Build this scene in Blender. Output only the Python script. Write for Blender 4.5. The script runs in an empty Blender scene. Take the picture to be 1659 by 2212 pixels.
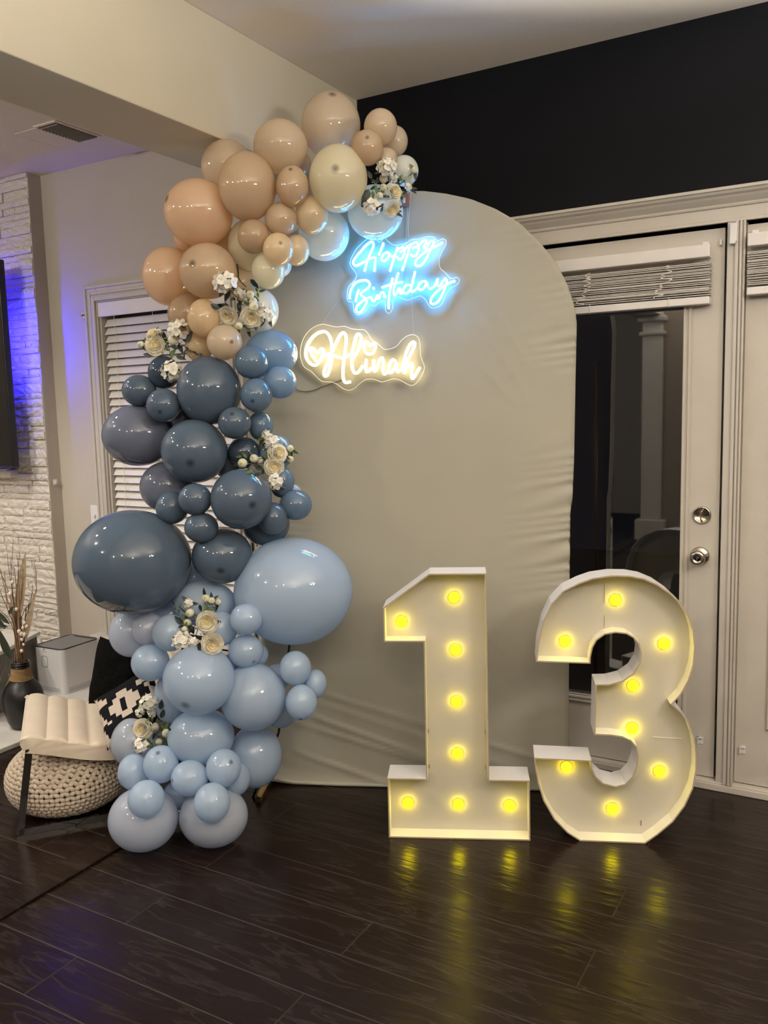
import bpy, bmesh, math, random
from mathutils import Vector, Matrix, noise
random.seed(7)
sc = bpy.context.scene
COL = sc.collection
PI = math.pi

# ---------------------------------------------------------------- camera
cam_data = bpy.data.cameras.new('camera'); cam = bpy.data.objects.new('camera', cam_data); COL.objects.link(cam)
cam_data.sensor_fit = 'HORIZONTAL'; cam_data.sensor_width = 36.0; cam_data.lens = 36.0 * 1831.4 / 1659.0
cam_data.clip_start = 0.05
CR = Vector((0.8672741166, 0.4972186590, -0.0246821932)); CU = Vector((-0.0370345165, 0.1138808414, 0.9928039074)); CF = Vector((-0.4964514591, 0.8601190378, -0.1171801588))
cam.matrix_world = Matrix(((CR.x, CU.x, -CF.x, 0), (CR.y, CU.y, -CF.y, 0), (CR.z, CU.z, -CF.z, 1.435), (0, 0, 0, 1)))
sc.camera = cam

# ---------------------------------------------------------------- world, exposure
w = bpy.data.worlds.new('night'); sc.world = w; w.use_nodes = True
w.node_tree.nodes['Background'].inputs[0].default_value = (0.010, 0.012, 0.02, 1); w.node_tree.nodes['Background'].inputs[1].default_value = 0.25
vs = sc.view_settings; vs.view_transform = 'Standard'; vs.look = 'None'; vs.gamma = 1.0; vs.use_curve_mapping = False
vs.exposure = -0.14
sc.cycles.use_denoising = True
sc.cycles.sample_clamp_indirect = 6.0
sc.cycles.max_bounces = 8; sc.cycles.transparent_max_bounces = 12

# ---------------------------------------------------------------- the room's lamps and added fill lights (all outside the frame)
WARM = (1.0, 0.955, 0.88)
def lamp(name, loc, power, col=WARM, radius=0.04, kind='POINT'):
    d = bpy.data.lights.new(name, kind); d.energy = power; d.color = col; d.shadow_soft_size = radius
    o = bpy.data.objects.new(name, d); COL.objects.link(o); o.location = loc
    return o
# dining chandelier: five bulbs on a ring
for k in range(5):
    a = 2 * PI * k / 5 + 0.3
    lamp('chandelier_bulb', (1.30 + 0.24 * math.cos(a), 1.40 + 0.24 * math.sin(a), 2.18), 15.0, WARM, 0.05)
# a torchiere standing just out of frame: its bowl throws a round pool of light on the ceiling
up = lamp('uplight', (0.30, 1.10, 1.50), 230.0, WARM, 0.05, 'SPOT'); up.rotation_euler = (PI, 0, 0); up.data.spot_size = math.radians(122); up.data.spot_blend = 0.04
# second uplight behind the camera, added to lift the ambient bounce
fill_up = lamp('uplight', (0.55, -0.7, 1.75), 390.0, WARM, 0.06, 'SPOT'); fill_up.rotation_euler = (PI, 0, 0); fill_up.data.spot_size = math.radians(165); fill_up.data.spot_blend = 0.2
living_fill_up = lamp('uplight', (-5.2, 0.9, 1.70), 150.0, WARM, 0.06, 'SPOT'); living_fill_up.rotation_euler = (PI, 0, 0); living_fill_up.data.spot_size = math.radians(128); living_fill_up.data.spot_blend = 0.3   # another, added to brighten the living room ceiling
# recessed cans and added fill: living room and kitchen behind the camera
for p, e in (((-3.9, 0.3, 2.70), 60), ((-3.85, 1.2, 2.70), 70), ((-3.45, 1.75, 2.70), 70), ((-3.2, -1.3, 2.70), 70), ((-0.6, -1.5, 2.70), 20), ((1.4, -1.6, 2.70), 20), ((-1.5, -2.4, 2.70), 26)):
    l_ = lamp('recessed_or_fill_light', p, e, WARM, 0.055, 'SPOT' if p[1] > 1 else 'POINT')
    if p[1] > 1: l_.data.spot_size = math.radians(125); l_.data.spot_blend = 0.5  # downward spots added to brighten the chair and purifier corner

# ---------------------------------------------------------------- helpers
def new_obj(name, me, mat=None, parent=None, smooth=False):
    o = bpy.data.objects.new(name, me); COL.objects.link(o)
    if mat is not None:
        for m in (mat if isinstance(mat, (list, tuple)) else [mat]): me.materials.append(m)
    if parent is not None: o.parent = parent
    if smooth:
        for p in me.polygons: p.use_smooth = True
    return o
def obj(name, bm, mat=None, parent=None, smooth=False):
    me = bpy.data.meshes.new(name); bmesh.ops.recalc_face_normals(bm, faces=bm.faces); bm.to_mesh(me); bm.free()
    return new_obj(name, me, mat, parent, smooth)
def raw(name, verts, faces, mat=None, parent=None, smooth=False):
    me = bpy.data.meshes.new(name); me.from_pydata([tuple(v) for v in verts], [], faces); me.update()
    return new_obj(name, me, mat, parent, smooth)
def tag(o, label, cat, group=None, kind=None):
    o['label'] = label; o['category'] = cat
    if group: o['group'] = group
    if kind: o['kind'] = kind
    return o
def thing(name, loc, label, cat, group=None):
    o = bpy.data.objects.new(name, None); COL.objects.link(o); o.location = loc; o.empty_display_size = 0.05
    return tag(o, label, cat, group)
def struct(o): o['kind'] = 'structure'; return o
def box(bm, lo, hi, bev=0.0, seg=2, M=None):
    lo = Vector(lo); hi = Vector(hi); c = (lo + hi) / 2; s = hi - lo
    r = bmesh.ops.create_cube(bm, size=1.0, matrix=Matrix.Translation(c) @ Matrix.Diagonal((s.x, s.y, s.z, 1)))
    vs_ = r['verts']
    if bev > 0:
        es = list({e for v in vs_ for e in v.link_edges})
        rb = bmesh.ops.bevel(bm, geom=es, offset=bev, segments=seg, profile=0.5, affect='EDGES')
        vs_ = list({v for f in rb['faces'] for v in f.verts} | {v for v in vs_ if v.is_valid})
    if M is not None: bmesh.ops.transform(bm, matrix=M, verts=[v for v in vs_ if v.is_valid])
def boxo(name, lo, hi, mat, parent=None, bev=0.0, seg=2, M=None, smooth=False):
    bm = bmesh.new(); box(bm, lo, hi, bev, seg)
    if M is not None: bmesh.ops.transform(bm, matrix=M, verts=bm.verts)
    return obj(name, bm, mat, parent, smooth)
def lathe(bm, prof, seg=32, M=None):
    rings = []
    for r, z in prof:
        rings.append([bm.verts.new((r * math.cos(2*PI*i/seg), r * math.sin(2*PI*i/seg), z)) for i in range(seg)])
    for a, b in zip(rings, rings[1:]):
        for i in range(seg): bm.faces.new((a[i], a[(i+1) % seg], b[(i+1) % seg], b[i]))
    if prof[0][0] > 1e-5: bm.faces.new(rings[0][::-1])
    if prof[-1][0] > 1e-5: bm.faces.new(rings[-1])
    if M is not None: bmesh.ops.transform(bm, matrix=M, verts=[v for ring in rings for v in ring])
def catmull(pts, n=6, closed=False):
    P = [Vector(p) for p in pts]
    if closed: P = [P[-1]] + P + [P[0], P[1]]
    else: P = [P[0] * 2 - P[1]] + P + [P[-1] * 2 - P[-2]]
    out = []
    for i in range(1, len(P) - 2):
        for k in range(n):
            t = k / n; a, b, c, d = P[i-1], P[i], P[i+1], P[i+2]
            out.append(0.5 * ((2*b) + (c-a)*t + (2*a-5*b+4*c-d)*t*t + (3*b-a-3*c+d)*t**3))
    if not closed: out.append(P[-2])
    return out
def tube(bm, path, r, sides=8, closed=False, cap=True, taper=None):
    n = len(path); rings = []; ref = None
    for i, p in enumerate(path):
        a = path[(i-1) % n] if (closed or i > 0) else p; b = path[(i+1) % n] if (closed or i < n-1) else p
        t = (b - a); t = t.normalized() if t.length > 1e-9 else Vector((0, 0, 1))
        if ref is None: ref = t.orthogonal().normalized()
        ref = (ref - t * ref.dot(t)); ref = ref.normalized() if ref.length > 1e-6 else t.orthogonal().normalized()
        bi = t.cross(ref); rr = r if taper is None else r * taper(i / max(1, n-1))
        rings.append([bm.verts.new(p + (ref * math.cos(2*PI*k/sides) + bi * math.sin(2*PI*k/sides)) * rr) for k in range(sides)])
    m = n if closed else n - 1
    for i in range(m):
        A = rings[i]; B = rings[(i+1) % n]
        for k in range(sides): bm.faces.new((A[k], A[(k+1) % sides], B[(k+1) % sides], B[k]))
    if cap and not closed: bm.faces.new(rings[0][::-1]); bm.faces.new(rings[-1])
def frame_M(o, x, y, z): # object matrix from an origin and three axes
    return Matrix(((x.x, y.x, z.x, o.x), (x.y, y.y, z.y, o.y), (x.z, y.z, z.z, o.z), (0, 0, 0, 1)))
def z_to(d, up=Vector((0, 0, 1))):
    z = Vector(d).normalized(); x = up.cross(z)
    if x.length < 1e-4: x = Vector((1, 0, 0))
    x.normalize(); y = z.cross(x); return Matrix(((x.x, y.x, z.x), (x.y, y.y, z.y), (x.z, y.z, z.z))).to_4x4()

# ---------------------------------------------------------------- materials
def mat(name, col, rough=0.5, metal=0.0, spec=0.5, noise_amt=0.0, noise_scale=20.0, bump=0.0, bump_scale=60.0, coat=0.0, stretch=None, attr=None, attr_col=None, sub=0.0):
    m = bpy.data.materials.new(name); m.use_nodes = True; nt = m.node_tree; b = nt.nodes['Principled BSDF']
    b.inputs['Base Color'].default_value = (*col, 1); b.inputs['Roughness'].default_value = rough; b.inputs['Metallic'].default_value = metal
    b.inputs['Specular IOR Level'].default_value = spec
    if coat: b.inputs['Coat Weight'].default_value = coat; b.inputs['Coat Roughness'].default_value = 0.08
    if sub: b.inputs['Subsurface Weight'].default_value = sub; b.inputs['Subsurface Radius'].default_value = (1.0, 0.9, 0.8); b.inputs['Subsurface Scale'].default_value = 0.05
    tc = nt.nodes.new('ShaderNodeTexCoord'); src = tc.outputs['Object']
    if stretch:
        mp = nt.nodes.new('ShaderNodeMapping'); mp.inputs['Scale'].default_value = stretch; nt.links.new(src, mp.inputs['Vector']); src = mp.outputs[0]
    last = None
    if noise_amt:
        nz = nt.nodes.new('ShaderNodeTexNoise'); nz.inputs['Scale'].default_value = noise_scale; nz.inputs['Detail'].default_value = 5
        nt.links.new(src, nz.inputs['Vector'])
        rp = nt.nodes.new('ShaderNodeValToRGB'); rp.color_ramp.elements[0].position = 0.3; rp.color_ramp.elements[1].position = 0.7
        rp.color_ramp.elements[0].color = (*[max(0, c * (1 - noise_amt)) for c in col], 1); rp.color_ramp.elements[1].color = (*[min(1, c * (1 + noise_amt)) for c in col], 1)
        nt.links.new(nz.outputs['Fac'], rp.inputs['Fac']); last = rp.outputs['Color']
    if attr:
        at = nt.nodes.new('ShaderNodeAttribute'); at.attribute_name = attr
        mx = nt.nodes.new('ShaderNodeMix'); mx.data_type = 'RGBA'; nt.links.new(at.outputs['Fac'], mx.inputs[0])
        if last is None: mx.inputs[6].default_value = (*col, 1)
        else: nt.links.new(last, mx.inputs[6])
        mx.inputs[7].default_value = (*attr_col, 1); last = mx.outputs[2]
    if last is not None: nt.links.new(last, b.inputs['Base Color'])
    if bump:
        n2 = nt.nodes.new('ShaderNodeTexNoise'); n2.inputs['Scale'].default_value = bump_scale; n2.inputs['Detail'].default_value = 4
        nt.links.new(src, n2.inputs['Vector'])
        bp = nt.nodes.new('ShaderNodeBump'); bp.inputs['Strength'].default_value = bump; bp.inputs['Distance'].default_value = 0.01
        nt.links.new(n2.outputs['Fac'], bp.inputs['Height']); nt.links.new(bp.outputs['Normal'], b.inputs['Normal'])
    return m
def emit(name, col, strength):
    m = bpy.data.materials.new(name); m.use_nodes = True; nt = m.node_tree; nt.nodes.clear()
    e = nt.nodes.new('ShaderNodeEmission'); e.inputs[0].default_value = (*col, 1); e.inputs[1].default_value = strength
    o = nt.nodes.new('ShaderNodeOutputMaterial'); nt.links.new(e.outputs[0], o.inputs[0]); return m
def clear_sheet(name, tint=(1, 1, 1), ior=1.5, rough=0.02):
    m = bpy.data.materials.new(name); m.use_nodes = True; nt = m.node_tree; nt.nodes.clear()
    t = nt.nodes.new('ShaderNodeBsdfTransparent'); t.inputs[0].default_value = (*tint, 1)
    g = nt.nodes.new('ShaderNodeBsdfGlossy'); g.inputs['Roughness'].default_value = rough
    fr = nt.nodes.new('ShaderNodeFresnel'); fr.inputs['IOR'].default_value = ior
    mx = nt.nodes.new('ShaderNodeMixShader'); o = nt.nodes.new('ShaderNodeOutputMaterial')
    nt.links.new(fr.outputs[0], mx.inputs[0]); nt.links.new(t.outputs[0], mx.inputs[1]); nt.links.new(g.outputs[0], mx.inputs[2]); nt.links.new(mx.outputs[0], o.inputs[0]); return m
def srgb(r, g, b):
    f = lambda c: (c/255/12.92) if c/255 <= 0.04045 else ((c/255+0.055)/1.055)**2.4
    return (f(r), f(g), f(b))
M_WALL = mat('warm_grey_paint', (0.50, 0.445, 0.37), 0.7, noise_amt=0.03, noise_scale=3, bump=0.05, bump_scale=220)
M_BEAM = mat('cream_paint', (0.64, 0.575, 0.44), 0.6, noise_amt=0.03, noise_scale=2, bump=0.04, bump_scale=220)
M_CEIL = mat('ceiling_paint', (0.80, 0.715, 0.61), 0.8, noise_amt=0.03, noise_scale=2, bump=0.12, bump_scale=140)
M_BLACK = mat('black_paint', (0.0042, 0.0046, 0.0068), 0.6, spec=0.15, noise_amt=0.15, noise_scale=4, bump=0.04, bump_scale=200)
M_TRIM = mat('white_trim_paint', (0.53, 0.485, 0.42), 0.35, noise_amt=0.04, noise_scale=9, bump=0.03, bump_scale=90)
M_GAP = mat('dark_gap', (0.01, 0.008, 0.007), 0.9)
M_BLIND = mat('white_faux_wood', (0.74, 0.70, 0.66), 0.4, noise_amt=0.03, noise_scale=14)
M_CORD = mat('white_cord', (0.75, 0.71, 0.64), 0.7)
M_GLASS = clear_sheet('window_glass', (0.9, 0.92, 0.92), 2.1)
M_NICKEL = mat('satin_nickel', (0.55, 0.50, 0.42), 0.22, 1.0)
M_DARKMETAL = mat('dark_metal', (0.05, 0.045, 0.04), 0.35, 1.0)
M_STONE = mat('split_face_quartz', (0.66, 0.60, 0.53), 0.75, noise_amt=0.16, noise_scale=3.5, bump=0.55, bump_scale=9)
M_MARBLE = mat('white_marble', (0.66, 0.63, 0.58), 0.25, noise_amt=0.12, noise_scale=6)
M_PLASTIC = mat('white_plastic', (0.72, 0.70, 0.69), 0.35, noise_amt=0.01, noise_scale=5)
M_BLACKP = mat('black_plastic', (0.012, 0.012, 0.013), 0.35)
M_GREYGRILLE = mat('grey_grille', (0.30, 0.29, 0.29), 0.5)
# ================================================================ the room
XB, XB2, ZB, ZC, YW, YS, XS = -1.949, -2.243, 2.366, 2.751, 3.234, 3.146, -3.966

def wood_material():
    m = bpy.data.materials.new('espresso_hand_scraped_wood'); m.use_nodes = True; nt = m.node_tree; b = nt.nodes['Principled BSDF']; L = nt.links.new
    oi = nt.nodes.new('ShaderNodeObjectInfo'); tc = nt.nodes.new('ShaderNodeTexCoord')
    add = nt.nodes.new('ShaderNodeVectorMath'); add.operation = 'ADD'
    mul = nt.nodes.new('ShaderNodeVectorMath'); mul.operation = 'SCALE'; mul.inputs[0].default_value = (13, 7, 3)
    L(oi.outputs['Random'], mul.inputs['Scale']); L(tc.outputs['Object'], add.inputs[0]); L(mul.outputs[0], add.inputs[1])
    mp = nt.nodes.new('ShaderNodeMapping'); mp.inputs['Scale'].default_value = (1.1, 7.0, 1); L(add.outputs[0], mp.inputs['Vector'])
    n1 = nt.nodes.new('ShaderNodeTexNoise'); n1.inputs['Scale'].default_value = 2.6; n1.inputs['Detail'].default_value = 3; n1.inputs['Distortion'].default_value = 0.6; L(mp.outputs[0], n1.inputs['Vector'])
    # cathedral grain: contour lines of a stretched noise
    ml = nt.nodes.new('ShaderNodeMath'); ml.operation = 'MULTIPLY'; ml.inputs[1].default_value = 26.0; L(n1.outputs['Fac'], ml.inputs[0])
    sn = nt.nodes.new('ShaderNodeMath'); sn.operation = 'SINE'; L(ml.outputs[0], sn.inputs[0])
    pw = nt.nodes.new('ShaderNodeMapRange'); pw.inputs['From Min'].default_value = 0.72; pw.inputs['From Max'].default_value = 1.0; L(sn.outputs[0], pw.inputs['Value'])
    mp2 = nt.nodes.new('ShaderNodeMapping'); mp2.inputs['Scale'].default_value = (6, 90, 1); L(add.outputs[0], mp2.inputs['Vector'])
    n2 = nt.nodes.new('ShaderNodeTexNoise'); n2.inputs['Scale'].default_value = 3.0; n2.inputs['Detail'].default_value = 4; L(mp2.outputs[0], n2.inputs['Vector'])
    gr = nt.nodes.new('ShaderNodeMath'); gr.operation = 'MULTIPLY'; L(pw.outputs[0], gr.inputs[0]); L(n2.outputs['Fac'], gr.inputs[1])
    rp = nt.nodes.new('ShaderNodeValToRGB'); L(n2.outputs['Fac'], rp.inputs['Fac'])
    rp.color_ramp.elements[0].position = 0.3; rp.color_ramp.elements[0].color = (0.0105, 0.0054, 0.0038, 1)
    rp.color_ramp.elements[1].position = 0.75; rp.color_ramp.elements[1].color = (0.0155, 0.0085, 0.0060, 1)
    mx = nt.nodes.new('ShaderNodeMix'); mx.data_type = 'RGBA'; L(gr.outputs[0], mx.inputs[0]); L(rp.outputs['Color'], mx.inputs[6]); mx.inputs[7].default_value = (0.032, 0.023, 0.018, 1)
    L(mx.outputs[2], b.inputs['Base Color'])
    # scraped ripples across the plank
    mp3 = nt.nodes.new('ShaderNodeMapping'); mp3.inputs['Scale'].default_value = (2.6, 15, 1); mp3.inputs['Rotation'].default_value = (0, 0, 0.25); L(add.outputs[0], mp3.inputs['Vector'])
    n3 = nt.nodes.new('ShaderNodeTexNoise'); n3.inputs['Scale'].default_value = 1.6; n3.inputs['Detail'].default_value = 2; n3.inputs['Distortion'].default_value = 0.8; L(mp3.outputs[0], n3.inputs['Vector'])
    sm = nt.nodes.new('ShaderNodeMath'); sm.operation = 'MULTIPLY_ADD'; sm.inputs[1].default_value = 0.16; L(gr.outputs[0], sm.inputs[0]); L(n3.outputs['Fac'], sm.inputs[2])
    bp = nt.nodes.new('ShaderNodeBump'); bp.inputs['Strength'].default_value = 0.24; bp.inputs['Distance'].default_value = 0.008; L(sm.outputs[0], bp.inputs['Height']); L(bp.outputs[0], b.inputs['Normal'])
    rg = nt.nodes.new('ShaderNodeMapRange'); rg.inputs['To Min'].default_value = 0.21; rg.inputs['To Max'].default_value = 0.27; L(n2.outputs['Fac'], rg.inputs['Value']); L(rg.outputs[0], b.inputs['Roughness'])
    b.inputs['Specular IOR Level'].default_value = 0.23
    return m
M_WOOD = wood_material(); M_EDGE = mat('lit_worn_plank_edge', (0.030, 0.019, 0.0135), 0.55, spec=0.25)  # lighter edge brown stands in for light caught on the worn bevels
floor = struct(boxo('floor', (-6.5, -5, -0.06), (4.2, 3.4, -0.012), M_GAP))
def plank(x0, x1, y0, y1):
    g = 0.0002; x0 += g; x1 -= g; y0 += g; y1 -= g; e = 0.0019; d = 0.0009; z = -0.012
    L = (x1 - x0) / 2; W = (y1 - y0) / 2
    V = [(-L, -W, z), (L, -W, z), (L, W, z), (-L, W, z), (-L, -W, -d), (L, -W, -d), (L, W, -d), (-L, W, -d), (-L+e, -W+e, 0), (L-e, -W+e, 0), (L-e, W-e, 0), (-L+e, W-e, 0)]
    F = [(0, 1, 5, 4), (1, 2, 6, 5), (2, 3, 7, 6), (3, 0, 4, 7), (4, 5, 9, 8), (5, 6, 10, 9), (6, 7, 11, 10), (7, 4, 8, 11), (8, 9, 10, 11)]
    o = raw('plank', V, F, [M_WOOD, M_EDGE], floor)
    for k in (4, 5, 6, 7): o.data.polygons[k].material_index = 1
    o.location = ((x0+x1)/2, (y0+y1)/2, 0); return o
PW, PL = 0.1681, 1.2145
for r in range(-9, 12):
    y0 = 1.4145 + PW * r; y1 = min(y0 + PW, 3.232)
    off = -1.803 if (r % 2 == 1) else -1.178
    for k in range(-4, 5):
        a = off + PL * k; bb = a + PL
        for lo, hi in ((-6.0, -2.247), (-2.137, 3.0)):
            x0 = max(a, lo); x1 = min(bb, hi)
            if x1 - x0 > 0.03 and y1 - y0 > 0.02: plank(x0, x1, y0, y1)
bm = bmesh.new(); box(bm, (-2.247, -5, -0.012), (-2.137, YW, 0.007), 0.004, 2)
box(bm, (-2.152, -5, 0.0), (-2.137, YW, 0.0085), 0.002, 1)
struct(obj('trim_1', bm, M_WOOD))

struct(boxo('ceiling', (-6.5, -5, ZC), (4.2, 3.4, ZC + 0.1), M_CEIL))
struct(boxo('ceiling_beam', (XB2, -5, ZB), (XB, YW, ZC), M_BEAM, bev=0.004))
# back wall: black from the beam on, warm grey behind the living room
DX0, DX1, DZ = -1.42, 0.62, 2.06
bm = bmesh.new()
box(bm, (XB, YW, 0), (DX0, YW + 0.12, ZC)); box(bm, (DX1, YW, 0), (4.2, YW + 0.12, ZC)); box(bm, (DX0, YW, DZ), (DX1, YW + 0.12, ZC))
struct(obj('wall_back', bm, M_BLACK))
WX0, WX1, WZ0, WZ1 = -3.58, -2.70, 0.245, 2.045
bm = bmesh.new()
box(bm, (-6.5, YW, 0), (WX0, YW + 0.12, ZC)); box(bm, (WX1, YW, 0), (XB, YW + 0.12, ZC)); box(bm, (WX0, YW, WZ1), (WX1, YW + 0.12, ZC)); box(bm, (WX0, YW, 0), (WX1, YW + 0.12, WZ0))
struct(obj('wall_back.001', bm, M_WALL))
struct(boxo('wall_left', (-6.5, -5, 0), (-6.4, YW, ZC), M_WALL))
struct(boxo('wall_right', (4.1, -5, 0), (4.2, YW, ZC), M_WALL))
struct(boxo('wall_front', (-6.5, -5, 0), (4.2, -4.9, ZC), M_WALL))
# a white column and a partition stand behind the camera (seen only as reflections in the door glass)
bm = bmesh.new()
for lo, hi in (((-2.14, -2.9, 0), (-1.93, -2.69, 2.751)), ((-2.18, -2.94, 2.30), (-1.89, -2.65, 2.36)), ((-2.17, -2.93, 2.16), (-1.90, -2.66, 2.20)), ((-2.19, -2.95, 0), (-1.88, -2.64, 0.22))): box(bm, lo, hi, 0.01, 1)
struct(obj('column', bm, M_TRIM))
struct(boxo('wall_front.001', (-1.93, -2.86, 0), (0.4, -2.74, ZC), mat('taupe_paint', (0.26, 0.21, 0.16), 0.7)))

# chimney breast with split-face stone
breast = struct(boxo('chimney_breast_wall', (-6.4, YS + 0.022, 0), (XS, YW, ZC), M_WALL))
struct(boxo('trim_2', (XS - 0.012, YS + 0.004, 0), (XS + 0.0015, YS + 0.024, ZC), M_WALL))
def stone_mesh(seed):
    rnd = random.Random(seed); nx, nz = 7, 3; V = []; F = []
    for j in range(nz + 1):
        for i in range(nx + 1):
            edge = i in (0, nx) or j in (0, nz)
            y = -0.010 + (0.0025 if edge else 0) - rnd.random() * (0.003 if edge else 0.0075)
            V.append((i / nx - 0.5 + (0 if i in (0, nx) else rnd.uniform(-.03, .03)), y, j / nz - 0.5 + (0 if j in (0, nz) else rnd.uniform(-.06, .06))))
    for j in range(nz):
        for i in range(nx):
            a = j * (nx + 1) + i; F.append((a, a + 1, a + nx + 2, a + nx + 1))
    base = len(V)
    bi = [i for i in range(nx + 1)] + [j * (nx + 1) + nx for j in range(1, nz + 1)] + [nz * (nx + 1) + i for i in range(nx - 1, -1, -1)] + [j * (nx + 1) for j in range(nz - 1, 0, -1)]
    for k in bi: V.append((V[k][0], 0.012, V[k][2]))
    n = len(bi)
    for k in range(n): F.append((bi[(k + 1) % n], bi[k], base + k, base + (k + 1) % n))
    me = bpy.data.meshes.new('stone'); me.from_pydata(V, [], F); me.update(); me.materials.append(M_STONE); return me
STONES = [stone_mesh(s) for s in range(9)]
rs = random.Random(11); z = 0.03
while z < ZC - 0.004:
    h = min(rs.choice((0.032, 0.036, 0.044, 0.052)), ZC - z)
    x = XS
    while x > -4.62:
        wd = rs.uniform(0.09, 0.25); x0 = max(x - wd, -4.66)
        if not (x0 < -4.30 and 1.30 < z < 2.2 and x < -4.24):
            o = bpy.data.objects.new('stone', rs.choice(STONES)); COL.objects.link(o); o.parent = breast
            o.location = ((x + x0) / 2, YS + 0.012 + rs.choice((0, 0, -0.004, 0.004, -0.008)), z + h / 2); o.scale = (x - x0 - 0.0015, 1.0, (h - 0.0015) * rs.choice((1, -1)))
        x = x0
    z += h

# ---------------------------------------------------------------- window with blind
win = struct(bpy.data.objects.new('window_1', None)); COL.objects.link(win); win.location = ((WX0 + WX1) / 2, YW, WZ0)
def wp(o): o.parent = win; o.matrix_parent_inverse = Matrix.Translation(win.location).inverted(); return o
def casing(lo_x, hi_x, lo_z, hi_z, wdt):   # fluted picture-frame casing, three steps
    bm = bmesh.new()
    for a, b_, d in ((0.0, 1.0, 0.012), (0.08, 0.36, 0.024), (0.45, 0.62, 0.018), (0.82, 1.0, 0.020)):
        box(bm, (lo_x - wdt * b_, YW - d, lo_z), (lo_x - wdt * a, YW + 0.004, hi_z + wdt * b_), 0.003, 1)
        box(bm, (hi_x + wdt * a, YW - d, lo_z), (hi_x + wdt * b_, YW + 0.004, hi_z + wdt * b_), 0.003, 1)
        box(bm, (lo_x - wdt * a, YW - d, hi_z + wdt * a), (hi_x + wdt * a, YW + 0.004, hi_z + wdt * b_), 0.003, 1)
    return bm
wp(obj('window_casing', casing(WX0, WX1, WZ0, WZ1, 0.09), M_TRIM))
wp(boxo('window_jamb', (WX0, YW + 0.002, WZ0), (WX0 + 0.012, YW + 0.1, WZ1), M_TRIM))
wp(boxo('window_sill', (WX0 - 0.155, YW - 0.075, WZ0 - 0.022), (WX1 + 0.155, YW + 0.1, WZ0), M_TRIM, bev=0.006))
wp(boxo('window_apron', (WX0 - 0.09, YW - 0.018, WZ0 - 0.11), (WX1 + 0.09, YW, WZ0 - 0.022), M_TRIM, bev=0.004))
wp(boxo('window_sash', (WX0 + 0.012, YW + 0.085, WZ0), (WX1, YW + 0.1, WZ1), mat('dark_sash', (0.12, 0.115, 0.11), 0.5)))
wp(boxo('window_pane', (WX0 + 0.05, YW + 0.078, WZ0 + 0.04), (WX1 - 0.05, YW + 0.082, WZ1 - 0.04), M_GLASS))
bl = thing('window_blind', ((WX0 + WX1) / 2, YW + 0.03, WZ1), 'lowered white slatted blind in the tall window behind the balloons', 'blind')
BX0, BX1 = WX0 + 0.02, WX1 - 0.01; hw = (BX1 - BX0) / 2
boxo('valance', (-hw - 0.008, -0.045, -0.075), (hw + 0.008, -0.033, -0.002), M_BLIND, bl, bev=0.003)
boxo('headrail', (-hw, -0.03, -0.045), (hw, 0.02, -0.003), M_BLIND, bl)
V = []; 
bm = bmesh.new(); box(bm, (-hw, -0.0245, -0.0014), (hw, 0.0245, 0.0014), 0.001, 1); slat_src = obj('slat', bm, M_BLIND, bl); slat_src.rotation_euler = (math.radians(58), 0, 0); slat_src.location = (0, 0, -0.105)
zz = -0.105 - 0.0415
while zz > -(WZ1 - WZ0) + 0.04:
    o = slat_src.copy(); COL.objects.link(o); o.location = (0, 0, zz); zz -= 0.0415
boxo('bottom_rail', (-hw, -0.022, -(WZ1 - WZ0) + 0.004), (hw, 0.022, -(WZ1 - WZ0) + 0.022), M_BLIND, bl, bev=0.003)
for cx in (-hw + 0.095, -hw + 0.37, hw - 0.1):
    bm = bmesh.new(); tube(bm, [Vector((cx, -0.03, -0.07)), Vector((cx + 0.002, -0.031, -0.9)), Vector((cx, -0.03, -1.78))], 0.0012, 5)
    for k in range(41): box(bm, (cx + 0.004, -0.026, -0.118 - 0.0415 * k), (cx + 0.0055, -0.024, -0.1 - 0.0415 * k))
    obj('ladder_cord', bm, M_CORD, bl)

# ---------------------------------------------------------------- french doors
def local_parent(root):
    inv = Matrix.Translation(root.location).inverted()
    def f(o): o.parent = root; o.matrix_parent_inverse = inv; return o
    return f
YD = YW + 0.014   # leaf face
def lite_moulding(x0, x1, z0, z1, wd=0.03):
    bm = bmesh.new()
    for a, b_, d in ((0.0, 1.0, 0.006), (0.0, 0.35, 0.014), (0.55, 0.9, 0.011)):
        box(bm, (x0 - wd * b_, YD - d, z0 - wd * b_), (x0 - wd * a, YD + 0.004, z1 + wd * b_), 0.002, 1); box(bm, (x1 + wd * a, YD - d, z0 - wd * b_), (x1 + wd * b_, YD + 0.004, z1 + wd * b_), 0.002, 1)
        box(bm, (x0 - wd * a, YD - d, z0 - wd * b_), (x1 + wd * a, YD + 0.004, z0 - wd * a), 0.002, 1); box(bm, (x0 - wd * a, YD - d, z1 + wd * a), (x1 + wd * a, YD + 0.004, z1 + wd * b_), 0.002, 1)
    return bm
def door(name, x0, x1, gx0, gx1, gz0, gz1):
    r = struct(bpy.data.objects.new(name, None)); COL.objects.link(r); r.location = ((x0 + x1) / 2, YD, 0); P = local_parent(r)
    bm = bmesh.new()
    for lo, hi in (((x0, YD, 0.038), (gx0, YD + 0.045, 2.044)), ((gx1, YD, 0.038), (x1, YD + 0.045, 2.044)), ((gx0, YD, 0.038), (gx1, YD + 0.045, gz0)), ((gx0, YD, gz1), (gx1, YD + 0.045, 2.044))): box(bm, lo, hi)
    P(obj('door_leaf', bm, M_TRIM)); P(obj('lite_moulding', lite_moulding(gx0, gx1, gz0, gz1), M_TRIM))
    P(boxo('pane', (gx0, YD + 0.018, gz0), (gx1, YD + 0.022, gz1), M_GLASS)); return r, P
d1, P1 = door('door_1', -1.385, -0.472, -1.245, -0.605, 0.285, 1.90)
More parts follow.
